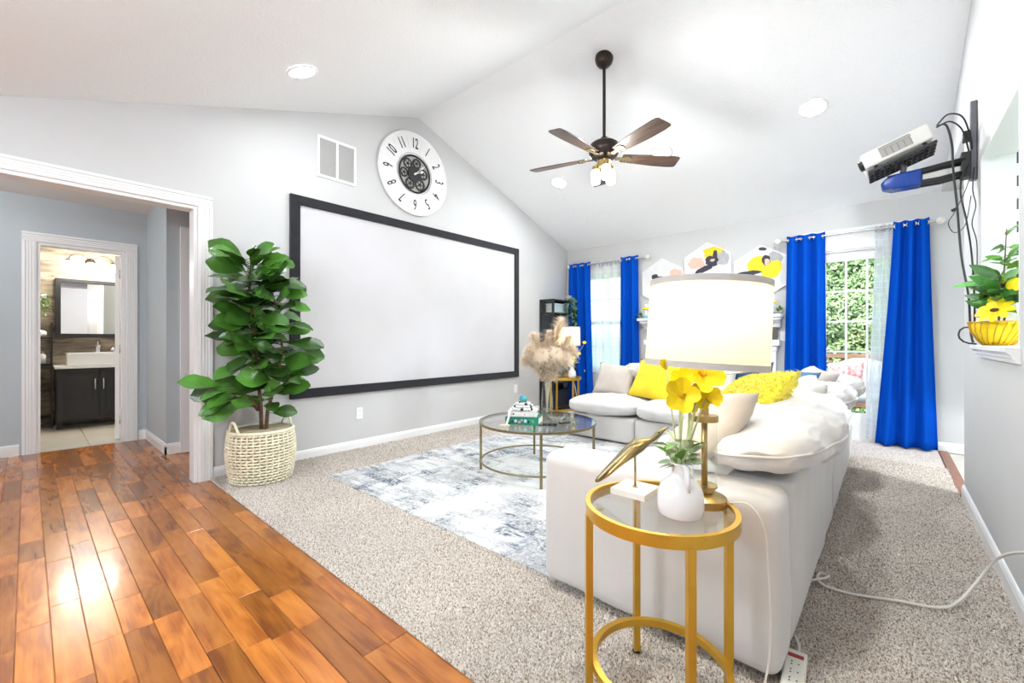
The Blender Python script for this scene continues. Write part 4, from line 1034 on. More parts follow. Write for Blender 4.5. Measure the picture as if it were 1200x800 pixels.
for k in range(30): inst('leaf', lmh, hp, (.03+rnd.uniform(-.01,.02),rnd.uniform(-.045,.045),.05-rnd.random()**1.3*.24), orient((rnd.uniform(.1,1),rnd.uniform(-1,1),rnd.uniform(-1,.4))))

# ---- kitchen: striped hanging panel
st = thing('striped_panel','black and white block-striped fabric panel hanging in the kitchen','curtain',(1.02,4.9,1.30))
MB().tube([(-.36,0,1.22),(.36,0,1.22)],.01,8).build('pole', M['chrome'], st, True)
for k in range(14):
    q = MB(); q.box((-.335,-.004,k*.086),(.335,.004,(k+1)*.086)); q.build('stripe', M['black'] if k%2 else M['ceramic'], st)
for s_ in (-.3,.3): MB().tube([(s_,0,1.22),(s_,0,1.25)],.006,6).build('hook', M['chrome'], st, True)

# ---- items on the gold side table
bd = thing('bird_sculpture','gold bird figurine on a rod above a square marble block','sculpture',(-.613,1.300,TZ))
MB().box((-.058,-.058,0),(.058,.058,.020)).build('marble_base', M['marble'], bd, bevel=.002)
MB().tube([(0,0,.018),(0,0,.145)],.0035,10).lathe([(.001,.020),(.008,.020),(.008,.022),(.001,.023)],16).build('rod', M['brass'], bd, True)
def crf(r, z, f=0): v = cam_r*r+cam_f*f; return (v.x,v.y,z)
body = [(-.128,.036,.004),(-.118,.044,.009),(-.085,.075,.0135),(-.045,.110,.019),(-.012,.138,.024),(.012,.156,.025),(.030,.164,.019),(.046,.168,.010),(.060,.176,.009),(.072,.188,.011),(.084,.200,.009),(.098,.208,.004),(.110,.213,.0015)]
MB().tube([crf(a,b) for a,b,c in body],[c*.95 for a,b,c in body],10).build('bird_body', M['darkbrass'], bd, True)
for s_ in (-1,1):
    q = MB(); pr = [(.022,.166,.004),(-.005,.150,.010),(-.045,.108,.010),(-.085,.070,.006),(-.105,.050,.001)]
    q.tube([crf(a,b,s_*.017) for a,b,c in pr],[c for a,b,c in pr],8); q.build('wing', M['brass'], bd, True)
q = MB(); q.sphere(crf(.074,.196,-.008),.003,8,5); q.build('eye', M['bronze'], bd, True)

VX = (-.440,1.222,TZ)
vs_ = thing('jug_vase','white ceramic two-handled jug vase on the gold side table','vase',VX)
MB().lathe([(.001,0),(.050,0),(.060,.008),(.0625,.03),(.061,.062),(.054,.085),(.040,.100),(.028,.110),(.0245,.122),(.0245,.140),(.031,.150),(.028,.150),(.022,.140),(.022,.118),(.001,.10)],40).build('body', M['ceramic'], vs_, True)
for s_ in (-1,1):
    v = lambda f_, z_: (s_*f_*-cam_f.x, s_*f_*-cam_f.y, z_)
    MB().tube([v(.024,.143),v(.040,.143),v(.047,.135),v(.049,.105),v(.0515,.080)],[.0085,.0085,.0085,.0075,.0065],8).build('handle', M['ceramic'], vs_, True)
def flower(parent, top, d, size, base, open_=.6, n=5):
    fl_ = MB(); b_ = Vector(base); t_ = Vector(top); mid = (b_+t_)/2+Vector((0,0,.02))+ (t_-b_).cross(Vector((0,0,1)))*.15
    fl_.tube([b_, b_.lerp(mid,.6), mid, mid.lerp(t_,.6)+Vector((0,0,.006)), t_], .0019*size/.03, 6); stem = fl_.build('flower_stem', M['stem'], parent, True)
    pm = bpy.data.meshes.get('petal_%d' % int(size*1000)) or leaf_mesh('petal_%d' % int(size*1000), M['petal'], size, size*1.15, 'petal', -.25, .35, 5, 4, 0)
    dd = Vector(d).normalized(); a1 = dd.orthogonal().normalized(); a2 = dd.cross(a1)
    for k in range(n):
        a = 2*PI*k/n+rnd.uniform(-.2,.2); o_ = a1*math.cos(a)+a2*math.sin(a); 
        inst('petal', pm, stem, t_, orient(o_*open_+dd*(1-open_), 0, dd))
    MB().sphere(t_+dd*size*.15, size*.16, 8, 6).build('flower_centre', mat('flower_centre',(.75,.42,.01),.7,var=.2), stem, True)
fw = thing('poppy_bouquet','bouquet of yellow poppies with pale green leaves in the white jug','flowers',(VX[0],VX[1],VX[2]))
for (px,py,size,op,d) in ((822,437,.060,.85,(.15,-1,.15)),(795,462,.054,.8,(-.2,-1,.1)),(812,464,.054,.7,(.2,-1,-.1)),(803,447,.042,.7,(-.4,-.8,.4)),(781,433,.030,.25,(-.4,-.2,1)),(828,466,.040,.6,(.4,-.8,.2))):
    dd_ = 1.207; top = crf((px-797)/500*dd_, 1.1-(py-398)/500*dd_-VX[2], rnd.uniform(-.015,.02)); dw = cam_r*d[0]+cam_f*(-d[1]*-1)+Vector((0,0,d[2]))
    flower(fw, top, dw, size, (rnd.uniform(-.008,.008),rnd.uniform(-.008,.008),.115), op)
lme = leaf_mesh('leaf', M['eucalyptus'], .042,.020,'ovate',.2,.3,5,2,.006); lmy = leaf_mesh('leaf', M['leaf_light'], .055,.026,'ovate',.1,.3,5,2,.006)
for k in range(44):
    a = k*2.4; h_ = .135+.075*rnd.random(); rr = .012+.03*(h_-.135)/.075*rnd.random()
    inst('leaf', lme if k%5 else lmy, fw, (rr*math.cos(a),rr*math.sin(a),h_), orient((math.cos(a),math.sin(a),rnd.uniform(-.1,1.3)), rnd.uniform(-.6,.6)))
# lamp cord down the sofa arm
def cord(name, label, pts, r, m, cat='cord'):
    P = []; pts = [Vector(p) for p in pts]
    for i in range(len(pts)-1):
        p0,p1,p2,p3 = pts[max(i-1,0)],pts[i],pts[i+1],pts[min(i+2,len(pts)-1)]
        for k in range(8):
            t = k/8; P.append(.5*((2*p1)+(p2-p0)*t+(2*p0-5*p1+4*p2-p3)*t*t+(3*p1-p0-3*p2+p3)*t**3))
    P.append(pts[-1]); return tag(MB().tube(P, r, 8).build(name, m, None, True), label, cat)
cord('lamp_cord','thin white lamp cord hanging from the table lamp down the sofa arm',[(-.355,1.385,TZ+.008),(-.305,1.40,TZ+.01),(-.268,1.41,.55),(-.262,1.44,.40),(-.262,1.465,.25),(-.268,1.475,.14),(-.285,1.46,.05),(-.34,1.43,.020),(-.42,1.40,.020)],.0028,M['cord'])
# power strip
pst = thing('power_strip','ivory power strip with red switch on the carpet by the sofa corner','power strip',(-.222,1.60,.018),(0,0,R(4)))
MB().box((-.031,-.16,0),(.031,.12,.034)).build('housing', M['plastic'], pst, bevel=.008, seg=3)
MB().box((-.022,.075,.033),(.022,.090,.038)).build('switch', mat('red_switch',(.35,.02,.03),.4), pst, bevel=.002)
for k in range(5):
    y_ = .045-k*.042
    for dx,dy in ((-.009,.006),(-.009,-.008),(.010,-.001)): MB().box((dx-.0022,y_+dy-.0025,.0338),(dx+.0022,y_+dy+.0025,.0348)).build('socket_slot', M['black'], pst)
MB().tube([(.005,.118,.02),(.006,.16,.024),(-.01,.22,.02),(-.06,.26,.014)],.0045,8).build('lead', M['cord'], pst, True)
cord('extension_cord','cream extension cord snaking from the right wall across the carpet to the sofa',[(.385,1.9,.42),(.378,2.15,.40),(.365,2.31,.355),(.345,2.50,.27),(.325,2.63,.18),(.275,2.60,.09),(.215,2.50,.035),(.155,2.42,.024),(.03,2.37,.024),(-.108,2.31,.024),(-.19,2.30,.024),(-.235,2.33,.030),(-.232,2.39,.034),(-.20,2.395,.034),(-.21,2.34,.042),(-.26,2.30,.03)],.0055,M['cord'])

# ---- items on the coffee table
def book(label, loc, rz, L_, W_, H_, cover, spine_art=None):
    t = thing('book', label, 'book', loc, (0,0,rz))
    MB().box((-L_/2+.004,-W_/2+.006,.004),(L_/2-.004,W_/2-.004,H_-.004)).build('pages', mat('page_edges',(.80,.74,.60),.8,var=.08,scale=200,stretch=(.02,.02,1)), t)
    c = MB(); c.box((-L_/2,-W_/2,0),(L_/2,W_/2,.004)); c.box((-L_/2,-W_/2,H_-.004),(L_/2,W_/2,H_)); c.box((-L_/2,-W_/2,0),(L_/2,-W_/2+.005,H_)); c_ = c.build('cover', cover, t)
    for (x,z,r,m) in spine_art or []:
        MB().lathe([(.001,0),(r,0),(r*.7,.0012),(.001,.0012)],10).build('spine_motif', m, c_, True, loc=(x,-W_/2-.0002,z), rot=(R(90),0,0))
teal = mat('teal_cover',(.005,.20,.13),.5,var=.2,scale=12); pink = mat('pink_ink',(.65,.25,.30),.6); skyb = mat('pale_blue_ink',(.45,.62,.72),.6)
art = [(-.11,.030,.014,MATS['young_leaf']),(-.05,.028,.012,skyb),(-.02,.020,.012,pink),(.03,.030,.014,skyb),(.055,.026,.010,M['black']),(.0,.036,.009,pink),(.09,.03,.010,MATS['young_leaf']),(-.075,.022,.008,M['black'])]
BR = R(26)
book('thick teal book with floral spine at the bottom of the coffee table stack', ctp(-.11,-.10,.001), BR, .27,.19,.058, teal, art)
book('white patterned book on top of the teal book', ctp(-.12,-.09,.060), BR+R(8), .23,.17,.045, mat('white_cover',(.80,.79,.76),.5,var=.06,scale=30), [(-.07,.022,.007,M['black']),(.02,.02,.006,pink)])
bg = thing('bead_garland','white wooden bead garland with black accents coiled on the books','garland',ctp(-.12,-.09,.106))
mb1, mb2 = MB(), MB()
for lay,(rr,zz) in enumerate(((.085,.012),(.072,.032),(.052,.050))):
    n = int(2*PI*rr/.021)
    for k in range(n):
        a = 2*PI*k/n+lay*.4; (mb2 if (k+lay)%7 == 0 else mb1).sphere((rr*math.cos(a),rr*math.sin(a),zz),.0115,8,6)
for k in range(9):
    t = k/8; p = crf(-.10-.035*t, .012-.105*t if t > .1 else .012, -.09-.045*t); mb1.sphere(p,.010,8,6)
o = mb1.build('beads', M['ceramic'], bg, True); o['kind'] = 'stuff'; o = mb2.build('accent_beads', M['black'], bg, True); o['kind'] = 'stuff'
q = MB()
for k in range(40):
    a = rnd.uniform(0,6.28); b_ = Vector(crf(-.135,-.088,-.135)); q.tube([b_, b_+Vector((math.cos(a)*.018,math.sin(a)*.018,-.010)), b_+Vector((math.cos(a)*.045-.02,math.sin(a)*.035,-.0155))],.0016,4)
q.build('tassel', M['pampas'], bg)
orb = thing('glass_orb','shiny blue and green marbled orb on top of the bead garland','ornament',ctp(-.12,-.09,.158))
MB().sphere((0,0,.034),.033,20,14).build('ball', mat('marbled_blue',(.01,.22,.50),.12,col2=(.10,.45,.22),scale=16,coat=.5), orb, True)
MB().ring((0,0,.004),.016,.006,20,6).build('stand', M['ceramic'], orb, True)
ph_ = thing('phone','black phone lying on the glass coffee table','phone',ctp(.07,-.22,.002),(0,0,R(41.35-12)))
MB().box((-.075,-.036,0),(.075,.036,.009)).build('body', M['black'], ph_, bevel=.003); MB().box((-.070,-.032,.009),(.070,.032,.0095)).build('display', mat('phone_glass',(.02,.02,.025),.08), ph_)
rc = thing('remote_control','small black remote beside the phone on the coffee table','remote',ctp(.21,-.14,.002),(0,0,R(41.35+35)))
MB().box((-.05,-.018,0),(.05,.018,.014)).build('body', M['black'], rc, bevel=.004)
for k in range(5): MB().lathe([(.001,0),(.005,0),(.004,.002),(.001,.002)],10).build('button', M['grey'], rc, True, loc=(-.032+k*.016,0,.0138))
gb = thing('glass_dish','low clear glass dish on the coffee table','dish',ctp(.17,.06,.001))
MB().lathe([(.001,0),(.05,0),(.085,.030),(.088,.034),(.082,.034),(.05,.006),(.001,.006)],36).build('bowl', M['tabletop_glass'], gb, True)
vz = thing('glass_vase','tall clear glass vase holding pampas grass on the coffee table','vase',ctp(.10,.22,.001))
MB().lathe([(.001,0),(.040,0),(.046,.01),(.052,.10),(.046,.20),(.034,.27),(.036,.31),(.034,.31),(.032,.27),(.043,.20),(.049,.10),(.042,.014),(.001,.012)],36).build('body', M['tabletop_glass'], vz, True)
pg = thing('pampas_grass','fluffy beige pampas grass bunch standing in the glass vase','dried grass',ctp(.10,.22,.001))
rp_ = random.Random(9)
plumes = [(-.17,.60,-.05,.34),(-.12,.72,.05,.36),(.02,.74,.0,.34),(.13,.86,.03,.46),(.20,.70,-.03,.36),(.24,.60,.05,.30),(-.05,.55,-.10,.30),(.08,.56,-.10,.32),(-.20,.50,.06,.26),(.0,.62,.09,.30),(.17,.52,-.09,.26)]
for (r,zt,f,L_) in plumes:
    base = Vector((rp_.uniform(-.01,.01),rp_.uniform(-.01,.01),.03)); neck = Vector((r*.10*.75,r*.10*.66,.30)); tip = Vector(crf(r,zt,f))
    pathp = [base, neck, neck.lerp(tip,.35)+Vector((0,0,.05)), neck.lerp(tip,.7)+Vector((0,0,.045)), tip]
    sm_ = MB().tube(pathp,[.003,.003,.0025,.002,.001],5).build('stalk', M['pampas'], pg, True)
    q = MB(); NST = 900
    for k in range(NST):
        t = rp_.random(); g = (1-t)**.9; zfrac = 1-.88*L_/ (tip-neck).length*0
        s0 = max(.0, 1-L_*1.25/(tip-neck).length); tt = s0+(1-s0)*t
        fidx = 1+tt*3; i = min(int(fidx),3); c = pathp[i].lerp(pathp[i+1], fidx-i); ax = (pathp[i+1]-pathp[i]).normalized()
        o_ = Vector((rp_.gauss(0,1),rp_.gauss(0,1),rp_.gauss(0,1))); o_ = (o_-ax*o_.dot(ax)).normalized()
        ln = rp_.uniform(.05,.115)*(.45+.9*math.sin(PI*min(1,.12+.8*t))); 
        m1 = c+(o_*.55+ax*.55)*ln*.6; m2 = c+(o_*.95+ax*.45)*ln-Vector((0,0,.3*ln*rp_.random())); sd = o_.cross(ax)*.0019
        q.add([c-sd,c+sd,m1+sd*1.3,m1-sd*1.3,m2],[(0,1,2,3),(3,2,4)])
    o = q.build('plume', M['pampas'], sm_); 

# ---- corner: bookcase, its things, second vase
bc = thing('bookcase','tall black open bookcase in the corner beside the projection screen','bookcase',(-3.985,5.17,.012))
BD, BW, BH = .25, .60, 1.70
for x_ in (.012,BD-.012):
    for y_ in (.015,BW-.015): MB().box((x_-.012,y_-.015,0),(x_+.012,y_+.015,BH)).build('post', M['black'], bc)
for zz in (.06,.42,.78,1.14,1.48,1.68): MB().box((.004,.004,zz),(BD-.004,BW-.004,zz+.02)).build('shelf_board', M['black'], bc)
MB().box((.0,.0,.06),(.004,BW,BH)).build('back_panel', M['black'], bc)
for y_ in (.006,BW-.012): MB().box((.024,y_,.08),(BD-.024,y_+.005,1.68)).build('glass_side', M['tabletop_glass'], bc)
def bin_(label, loc, dims, m):
    t = thing('storage_box', label, 'box', loc); x,y,z_ = dims
    MB().box((0,0,0),(x,y,z_*.8)).build('body', m, t, bevel=.004); MB().box((-.003,-.003,z_*.8),(x+.003,y+.003,z_)).build('lid', m, t, bevel=.004)
bin_('silver grey storage box on the top board of the bookcase',(-3.93,5.24,.012+1.501),(.17,.30,.14),M['chrome'])
bin_('dark storage box on the lower board of the bookcase',(-3.93,5.24,.012+.441),(.17,.22,.22),M['steel'])
bin_('black storage box on the lowest board of the bookcase',(-3.93,5.22,.012+.081),(.17,.40,.24),M['black'])
mg = thing('mug','small white mug on the bookcase','mug',(-3.82,5.50,.012+1.161))
MB().lathe([(.001,0),(.035,0),(.038,.09),(.034,.09),(.031,.006),(.001,.006)],20).build('body', M['ceramic'], mg, True); MB().tube([(.036,0,.07),(.06,0,.06),(.06,0,.035),(.036,0,.02)],.005,6).build('handle', M['ceramic'], mg, True)
tp = thing('trailing_plant','trailing green succulent spilling from the top of the bookcase','plant',(-3.80,5.66,.012+1.701))
MB().lathe([(.001,0),(.05,0),(.06,.08),(.001,.08)],18).build('pot', M['grey'], tp, True)
lmt = leaf_mesh('leaf', mat('succulent',(.12,.27,.12),.5,var=.3,randvar=.4), .055,.028,'ovate',.25,.2,4,2,.006)
for k in range(90):
    s_ = rnd.random()**.8; a = rnd.uniform(-1.6,1.0); rr = .06+.05*rnd.random()
    inst('leaf', lmt, tp, (rr*math.cos(a)+.03,rr*math.sin(a)*.9,.08-.46*s_*rnd.uniform(.6,1)), orient((rnd.uniform(0,1),rnd.uniform(-1,1),rnd.uniform(-1.2,.2))))
v2 = thing('bud_vase','small white vase beside the lamp in the corner','vase',(-3.09,4.70,TZ))
MB().lathe([(.001,0),(.04,0),(.052,.03),(.048,.08),(.025,.11),(.02,.14),(.026,.15),(.001,.15)],24).build('body', M['ceramic'], v2, True)
f2 = thing('yellow_sprigs','yellow flower sprigs with pale leaves in the small white corner vase','flowers',(-3.09,4.70,TZ))
for k,(r,z_) in enumerate(((-.03,.42),(.13,.44),(-.05,.33),(.05,.30),(-.02,.25))): flower(f2, crf(r+.02,z_,-.03*k-.02), (.3,-.4,.6), .038, (0,0,.13), .6)
for k in range(18): a = k*2.4; inst('leaf', lme, f2, (.02*math.cos(a),.02*math.sin(a),.15+.05*rnd.random()), orient((math.cos(a),math.sin(a),rnd.uniform(0,1))), (1.6,1.6,1.6))
cord('lamp_cord','thin white cord hanging below the corner table',[(-3.24,4.85,TZ+.006),(-3.26,4.93,TZ+.006),(-3.26,4.965,TZ-.04),(-3.22,4.97,.45),(-3.20,4.97,.35),(-3.16,4.97,.22),(-3.17,5.0,.02)],.004,M['cord'])

# ---- hexagonal canvases
def blob(pts, z, m, parent, name='paint_patch'):
    q = MB(); q.prism(pts, 'z', .026, .026+z); q.build(name, m, parent)
def hex_art(label, cx, cz, patches):
    t = thing('hexagon_canvas', label, 'wall art', (cx,YB,cz), WALL_B); r = .333
    H6 = [(r*math.cos(R(90+60*k)), r*math.sin(R(90+60*k))) for k in range(6)]
    q = MB(); q.prism([(x*.975,y*.975) for x,y in H6],'z',.002,.026); q.build('canvas', mat('canvas_white',(.80,.79,.78),.8,var=.03,scale=6,col2=(.70,.70,.71)), t)
    for k in range(6):
        a,b = H6[k],H6[(k+1)%6]; q = MB(); q.prism([a,b,(b[0]*.965,b[1]*.965),(a[0]*.965,a[1]*.965)],'z',.002,.032); q.build('frame_rail', M['white'], t)
    for i,(pts,m) in enumerate(patches): blob(pts, .0006+.0003*i, m, t)
def rag(cx, cy, rx, ry, n=14, seed=1, rot=0):
    rr = random.Random(seed); out = []
    for k in range(n):
        a = 2*PI*k/n; s_ = rr.uniform(.75,1.15); x,y = rx*s_*math.cos(a), ry*s_*math.sin(a); out.append((cx+x*math.cos(rot)-y*math.sin(rot), cy+x*math.sin(rot)+y*math.cos(rot)))
    return out
yel = mat('yellow_paint',(.88,.62,.01),.6,var=.06); pnk = mat('pink_paint',(.83,.50,.40),.7,var=.12,scale=20); blk = mat('black_paint',(.03,.03,.05),.6,var=.3,scale=25); gry = mat('grey_paint',(.42,.42,.43),.7,var=.15,scale=20,stretch=(4,1,1))
hex_art('hexagonal abstract canvas with pink and yellow patches beside the window curtain',-2.385,1.915,[(rag(.20,.10,.10,.07,seed=2),pnk),(rag(.08,.03,.16,.04,seed=3,rot=.2),yel),(rag(-.10,.08,.05,.05,seed=4),blk),(rag(0,.05,.10,.025,seed=5,rot=-.2),blk),(rag(0,-.15,.14,.08,seed=6),gry)])
hex_art('hexagonal abstract canvas with pink, yellow and black swirl, highest of three',-1.785,2.05,[(rag(-.14,.07,.12,.09,seed=7),pnk),(rag(.08,.19,.13,.09,seed=8),yel),(rag(.18,.10,.10,.10,seed=9),gry),(rag(.06,.08,.09,.07,seed=10),blk),(rag(.10,.15,.03,.07,seed=11),blk),(rag(.07,.09,.03,.02,seed=12),pnk),(rag(-.04,-.02,.13,.04,seed=13,rot=.25),blk),(rag(.02,-.16,.15,.07,seed=14),yel)])
hex_art('hexagonal abstract canvas with yellow petals and grey brush strokes beside the door curtain',-1.165,1.925,[(rag(.16,.15,.07,.14,seed=15),gry),(rag(-.04,.10,.12,.10,seed=16,rot=.7),yel),(rag(.10,.02,.13,.12,seed=17),yel),(rag(.06,.14,.05,.07,seed=18),blk),(rag(.07,.11,.03,.05,seed=19),pnk),(rag(-.12,.0,.13,.03,seed=20),blk),(rag(.03,.28,.05,.025,seed=21),blk),(rag(-.1,-.16,.1,.08,seed=22),gry)])

# ---- mantel ornaments
def ornament(label, x):
    t = thing('candle_ornament', label, 'ornament', (x,YB-.13,1.401))
    MB().lathe([(.001,0),(.055,0),(.05,.02),(.030,.035),(.001,.036)],20).build('base', mat('teal_glaze',(.10,.42,.52),.3,var=.1), t, True)
    MB().lathe([(.001,.03),(.022,.035),(.030,.06),(.020,.085),(.024,.11),(.034,.125),(.001,.13)],20).build('body', M['ceramic'], t, True)
    MB().lathe([(.001,.125),(.058,.130),(.060,.142),(.035,.155),(.001,.157)],20).build('collar', M['petal'], t, True)
    MB().lathe([(.001,.15),(.026,.155),(.028,.185),(.015,.205),(.001,.208)],16).build('top', M['ceramic'], t, True)
ornament('white and yellow candle ornament on the mantel beside the window curtain',-2.57)
ornament('white and yellow candle ornament on the mantel beside the door curtain',-1.035)
for nm, x in (('small greenery sprig on the mantel beside the window curtain',-2.56),('leafy greenery sprig on the mantel beside the door curtain',-1.035)):
    t = thing('greenery_sprig', nm, 'greenery', (x,YB-.17 if x > -2 else YB-.16,1.401))
    MB().tube([(-.13,.05,.012),(-.10,-.012,.01),(.10,-.012,.01),(.12,.05,.014)],.004,6).build('twig', M['bark'], t, True)
    for k in range(34):
        s_ = rnd.choice((-1,1)); inst('leaf', lmh, t, (s_*rnd.uniform(.07,.12),rnd.uniform(-.02,.05),rnd.uniform(.012,.06)), orient((rnd.uniform(-1,1),rnd.uniform(-1,1),rnd.uniform(.1,1))))

# ---- projector on its wall arm
mt = thing('projector_mount','black wall-mounted projector arm with vertical track and blue end cap','mount',(.40,3.73,2.05))
MB().box((-.030,-.020,0),(-.002,.020,.47)).build('wall_track', M['steel'], mt, bevel=.003)
MB().box((-.060,-.03,.24),(-.028,.03,.30)).build('clamp', M['black'], mt, bevel=.006)
MB().box((-.07,-.045,.02),(-.028,.045,.17)).build('bracket_plate', M['black'], mt, bevel=.006)
MB().tube([(-.05,-.028,.125),(-.24,-.028,.105),(-.40,-.028,.095)],.020,8).tube([(-.05,.028,.125),(-.24,.028,.105),(-.40,.028,.095)],.020,8).build('upper_arm', M['black'], mt, True)
MB().tube([(-.05,-.03,.05),(-.16,-.03,.035),(-.30,-.03,.035),(-.38,-.03,.05)],.017,8).tube([(-.05,.03,.05),(-.16,.03,.035),(-.30,.03,.035),(-.38,.03,.05)],.017,8).build('lower_arm', M['black'], mt, True)
q = MB(); pr = [(-.24,.020),(-.38,.018),(-.425,.035),(-.435,.065),(-.41,.095),(-.36,.112),(-.24,.118)]
q.prism([(a,b) for a,b in pr],'y',-.055,.055); q.build('end_cap', M['blue_plastic'], mt, True, bevel=.012, seg=3)
MB().box((-.24,-.022,.04),(-.06,.022,.10)).build('arm_cover', M['chrome'], mt, bevel=.006)
TILT = R(-19)
pj = thing('projector','white projector tilted towards the screen on the black wall arm','projector',(.06,3.73,2.255),(0,TILT,0))
MB().box((-.17,-.13,.012),(.165,.13,.112)).build('body', M['plastic'] if False else mat('projector_white',(.80,.79,.76),.4), pj, True, bevel=.016, seg=4)
MB().lathe([(.034,0),(.034,.022),(.030,.026),(.026,.010),(.001,.010)],24).build('lens', M['black'], pj, True, loc=(-.166,-.05,.062), rot=(0,R(-90),0))
q = MB(); q.box((-.08,-.1315,.03),(.075,-.1305,.10)); vb = q.build('vent_backing', M['grey'], pj)
for k in range(5): MB().box((-.08+k*.031,-.1335,.030),(-.055+k*.031,-.130,.078)).build('vent_grille', mat('vent_grey',(.42,.40,.37),.6), pj, bevel=.001)
MB().box((-.08,-.1335,.082),(.08,-.130,.094)).build('vent_grille', MATS['vent_grey'], pj)
tr_ = MB()
for x_ in [-.165+.0275*k for k in range(13)]: tr_.box((x_-.003,-.12,-.020),(x_+.003,.12,-.012))
for y_ in (-.12,-.06,0,.06,.12): tr_.box((-.168,y_-.004,-.024),(.168,y_+.004,-.008))
tr_.build('tray', M['black'], pj)
for sx in (-.12,.12):
    for sy in (-.10,.10): MB().lathe([(.012,-.012),(.010,.014)],10).build('foot', M['black'], pj, True, loc=(sx,sy,0))
MB().tube([(0,0,-.012),(.0,0,-.06),(-.02,0,-.09)],.016,10).build('pivot', M['steel'], pj, True)
for i,(lab,pts,r) in enumerate((
    ('black cable looping from the projector to the top of the wall mount',[(.225,3.66,2.405),(.27,3.62,2.44),(.33,3.63,2.41),(.365,3.68,2.31),(.375,3.70,2.23)],.0045),
    ('black cable drooping from the projector rear to the mount clamp',[(.225,3.68,2.40),(.28,3.66,2.41),(.33,3.68,2.36),(.355,3.70,2.27),(.365,3.70,2.20)],.0045),
    ('long black cable hanging from the projector down to the yellow basket',[(.225,3.67,2.40),(.262,3.62,2.38),(.285,3.60,2.25),(.29,3.60,2.10),(.305,3.60,1.90),(.320,3.57,1.60),(.345,3.53,1.35),(.352,3.52,1.16),(.36,3.50,1.085)],.0055),
    ('second black cable running from the mount down beside the jamb',[(.36,3.68,2.14),(.33,3.65,2.06),(.325,3.64,1.95),(.345,3.62,1.80),(.365,3.61,1.60),(.375,3.60,1.35),(.375,3.59,1.12)],.0045),
    ('thin black cable zigzagging down the wall below the mount',[(.385,3.70,2.12),(.375,3.66,1.98),(.385,3.64,1.88),(.372,3.66,1.78),(.388,3.63,1.66),(.388,3.63,1.45)],.0025),
    ('thin cable loop with a dark plug dangling under the mount',[(.37,3.70,2.08),(.345,3.68,1.98),(.30,3.66,1.86),(.275,3.66,1.80),(.30,3.66,1.74),(.345,3.66,1.78),(.37,3.68,1.95)],.0022))):
    cord('cable',lab,pts,r,M['blackcord'])
tag(MB().tube([(.315,3.66,1.885),(.288,3.66,1.872)],.009,8).build('cable_plug',M['blackcord'],None,True),'small dark plug dangling below the projector mount','plug')

# ---- lemon plant in yellow wire basket on the ledge
LB = (.435,3.37,1.069)
wb_ = thing('wire_basket','bright yellow bowl basket with curved wire ribs on the pass-through ledge','basket',LB)
prf = [(.055,.002),(.075,.03),(.098,.075),(.110,.125)]
MB().lathe([(.001,.004)]+[(r-.006,z_+.003) for r,z_ in prf]+[(prf[-1][0]-.010,.125),(.05,.06),(.001,.05)],32).build('yellow_liner', M['petal'], wb_, True)
for k in range(22):
    a = 2*PI*k/22; MB().tube([(r*math.cos(a+.9*i*.12),r*math.sin(a+.9*i*.12),z_) for i,(r,z_) in enumerate(prf)],.0028,5).build('wire_rib', M['gold'], wb_, True)
MB().ring((0,0,.125),.110,.004,40,6).build('rim', M['gold'], wb_, True); MB().ring((0,0,.004),.055,.004,32,6).build('foot_ring', M['gold'], wb_, True)
for s_ in (1,): MB().tube([(-.100,.045,.10),(-.118,.055,.098),(-.132,.06,.085),(-.138,.06,.062),(-.134,.06,.040),(-.120,.057,.022),(-.10,.052,.012),(-.07,.05,.008)],.0045,6).build('handle', M['blackcord'], wb_, True)
lp = thing('lemon_plant','leafy lemon branches with yellow lemons rising from the yellow basket','plant',LB)
lml = leaf_mesh('leaf', M['leaf_lemon'], .125,.052,'ovate',.16,.25,6,2,.012); lmo = leaf_mesh('leaf', M['leaf_light'], .10,.042,'ovate',.16,.25,6,2,.012)
brs = [[(0,0,.06),(.01,.01,.25),(.02,-.03,.42),(.025,-.04,.60)],[(.01,0,.06),(.03,-.05,.22),(.06,-.12,.36),(.07,-.18,.46)],[(0,0,.06),(-.015,.04,.2),(-.03,.09,.30),(-.05,.15,.36)],[(0,0,.06),(.0,-.05,.18),(-.01,-.14,.28),(-.02,-.20,.34)]]
for b_ in brs: MB().tube(b_,[.005,.004,.003,.002],6).build('branch', M['bark'], lp, True)
for k in range(84):
    b_ = brs[k%4]; t = .30+.70*rnd.random(); p = on(b_, t); a = k*2.4; dv = Vector((math.cos(a),math.sin(a),rnd.uniform(-.2,.9)))
    if p.x+dv.x*.13 < -.16: dv.x *= .3
    e = orient(dv, rnd.uniform(-.5,.5), (-.7,-.8,.8)); mm = e.to_matrix(); sc_ = rnd.uniform(.8,1.15)
    if all((p+mm @ (v.co*sc_)).y < .19 or (p+mm @ (v.co*sc_)).x < -.045 for v in lml.vertices): inst('leaf', lml if k%4 else lmo, lp, p, e, [sc_]*3)
for p in ((-.02,.06,.36),(.02,-.10,.34),(-.01,.0,.235),(.03,-.20,.30)):
    o = MB().sphere((0,0,0),.030,16,10,(1,1,1.25)).sphere((0,0,.038),.006,8,5).sphere((0,0,-.038),.008,8,5).build('lemon', M['petal'], lp, True, loc=p, rot=(R(60),R(20),0))
pf = thing('artificial_flower','large yellow bloom with a pink centre leaning over the yellow basket','flowers',(LB[0]-.02,LB[1]-.10,LB[2]))
MB().tube([(.0,.05,.08),(.0,.0,.15),(-.01,-.06,.175)],.0035,6).build('flower_stem', M['stem'], pf, True)
pm = leaf_mesh('petal', M['petal'], .075,.05,'petal',.15,.2,5,3,0)
fd = Vector((-.45,-.6,.65)).normalized(); f1 = fd.orthogonal().normalized(); f2_ = fd.cross(f1)
for k in range(9): a = 2*PI*k/9; inst('petal', pm, pf, (-.01,-.06,.177), orient(f1*math.cos(a)+f2_*math.sin(a)+fd*.15, 0, fd))
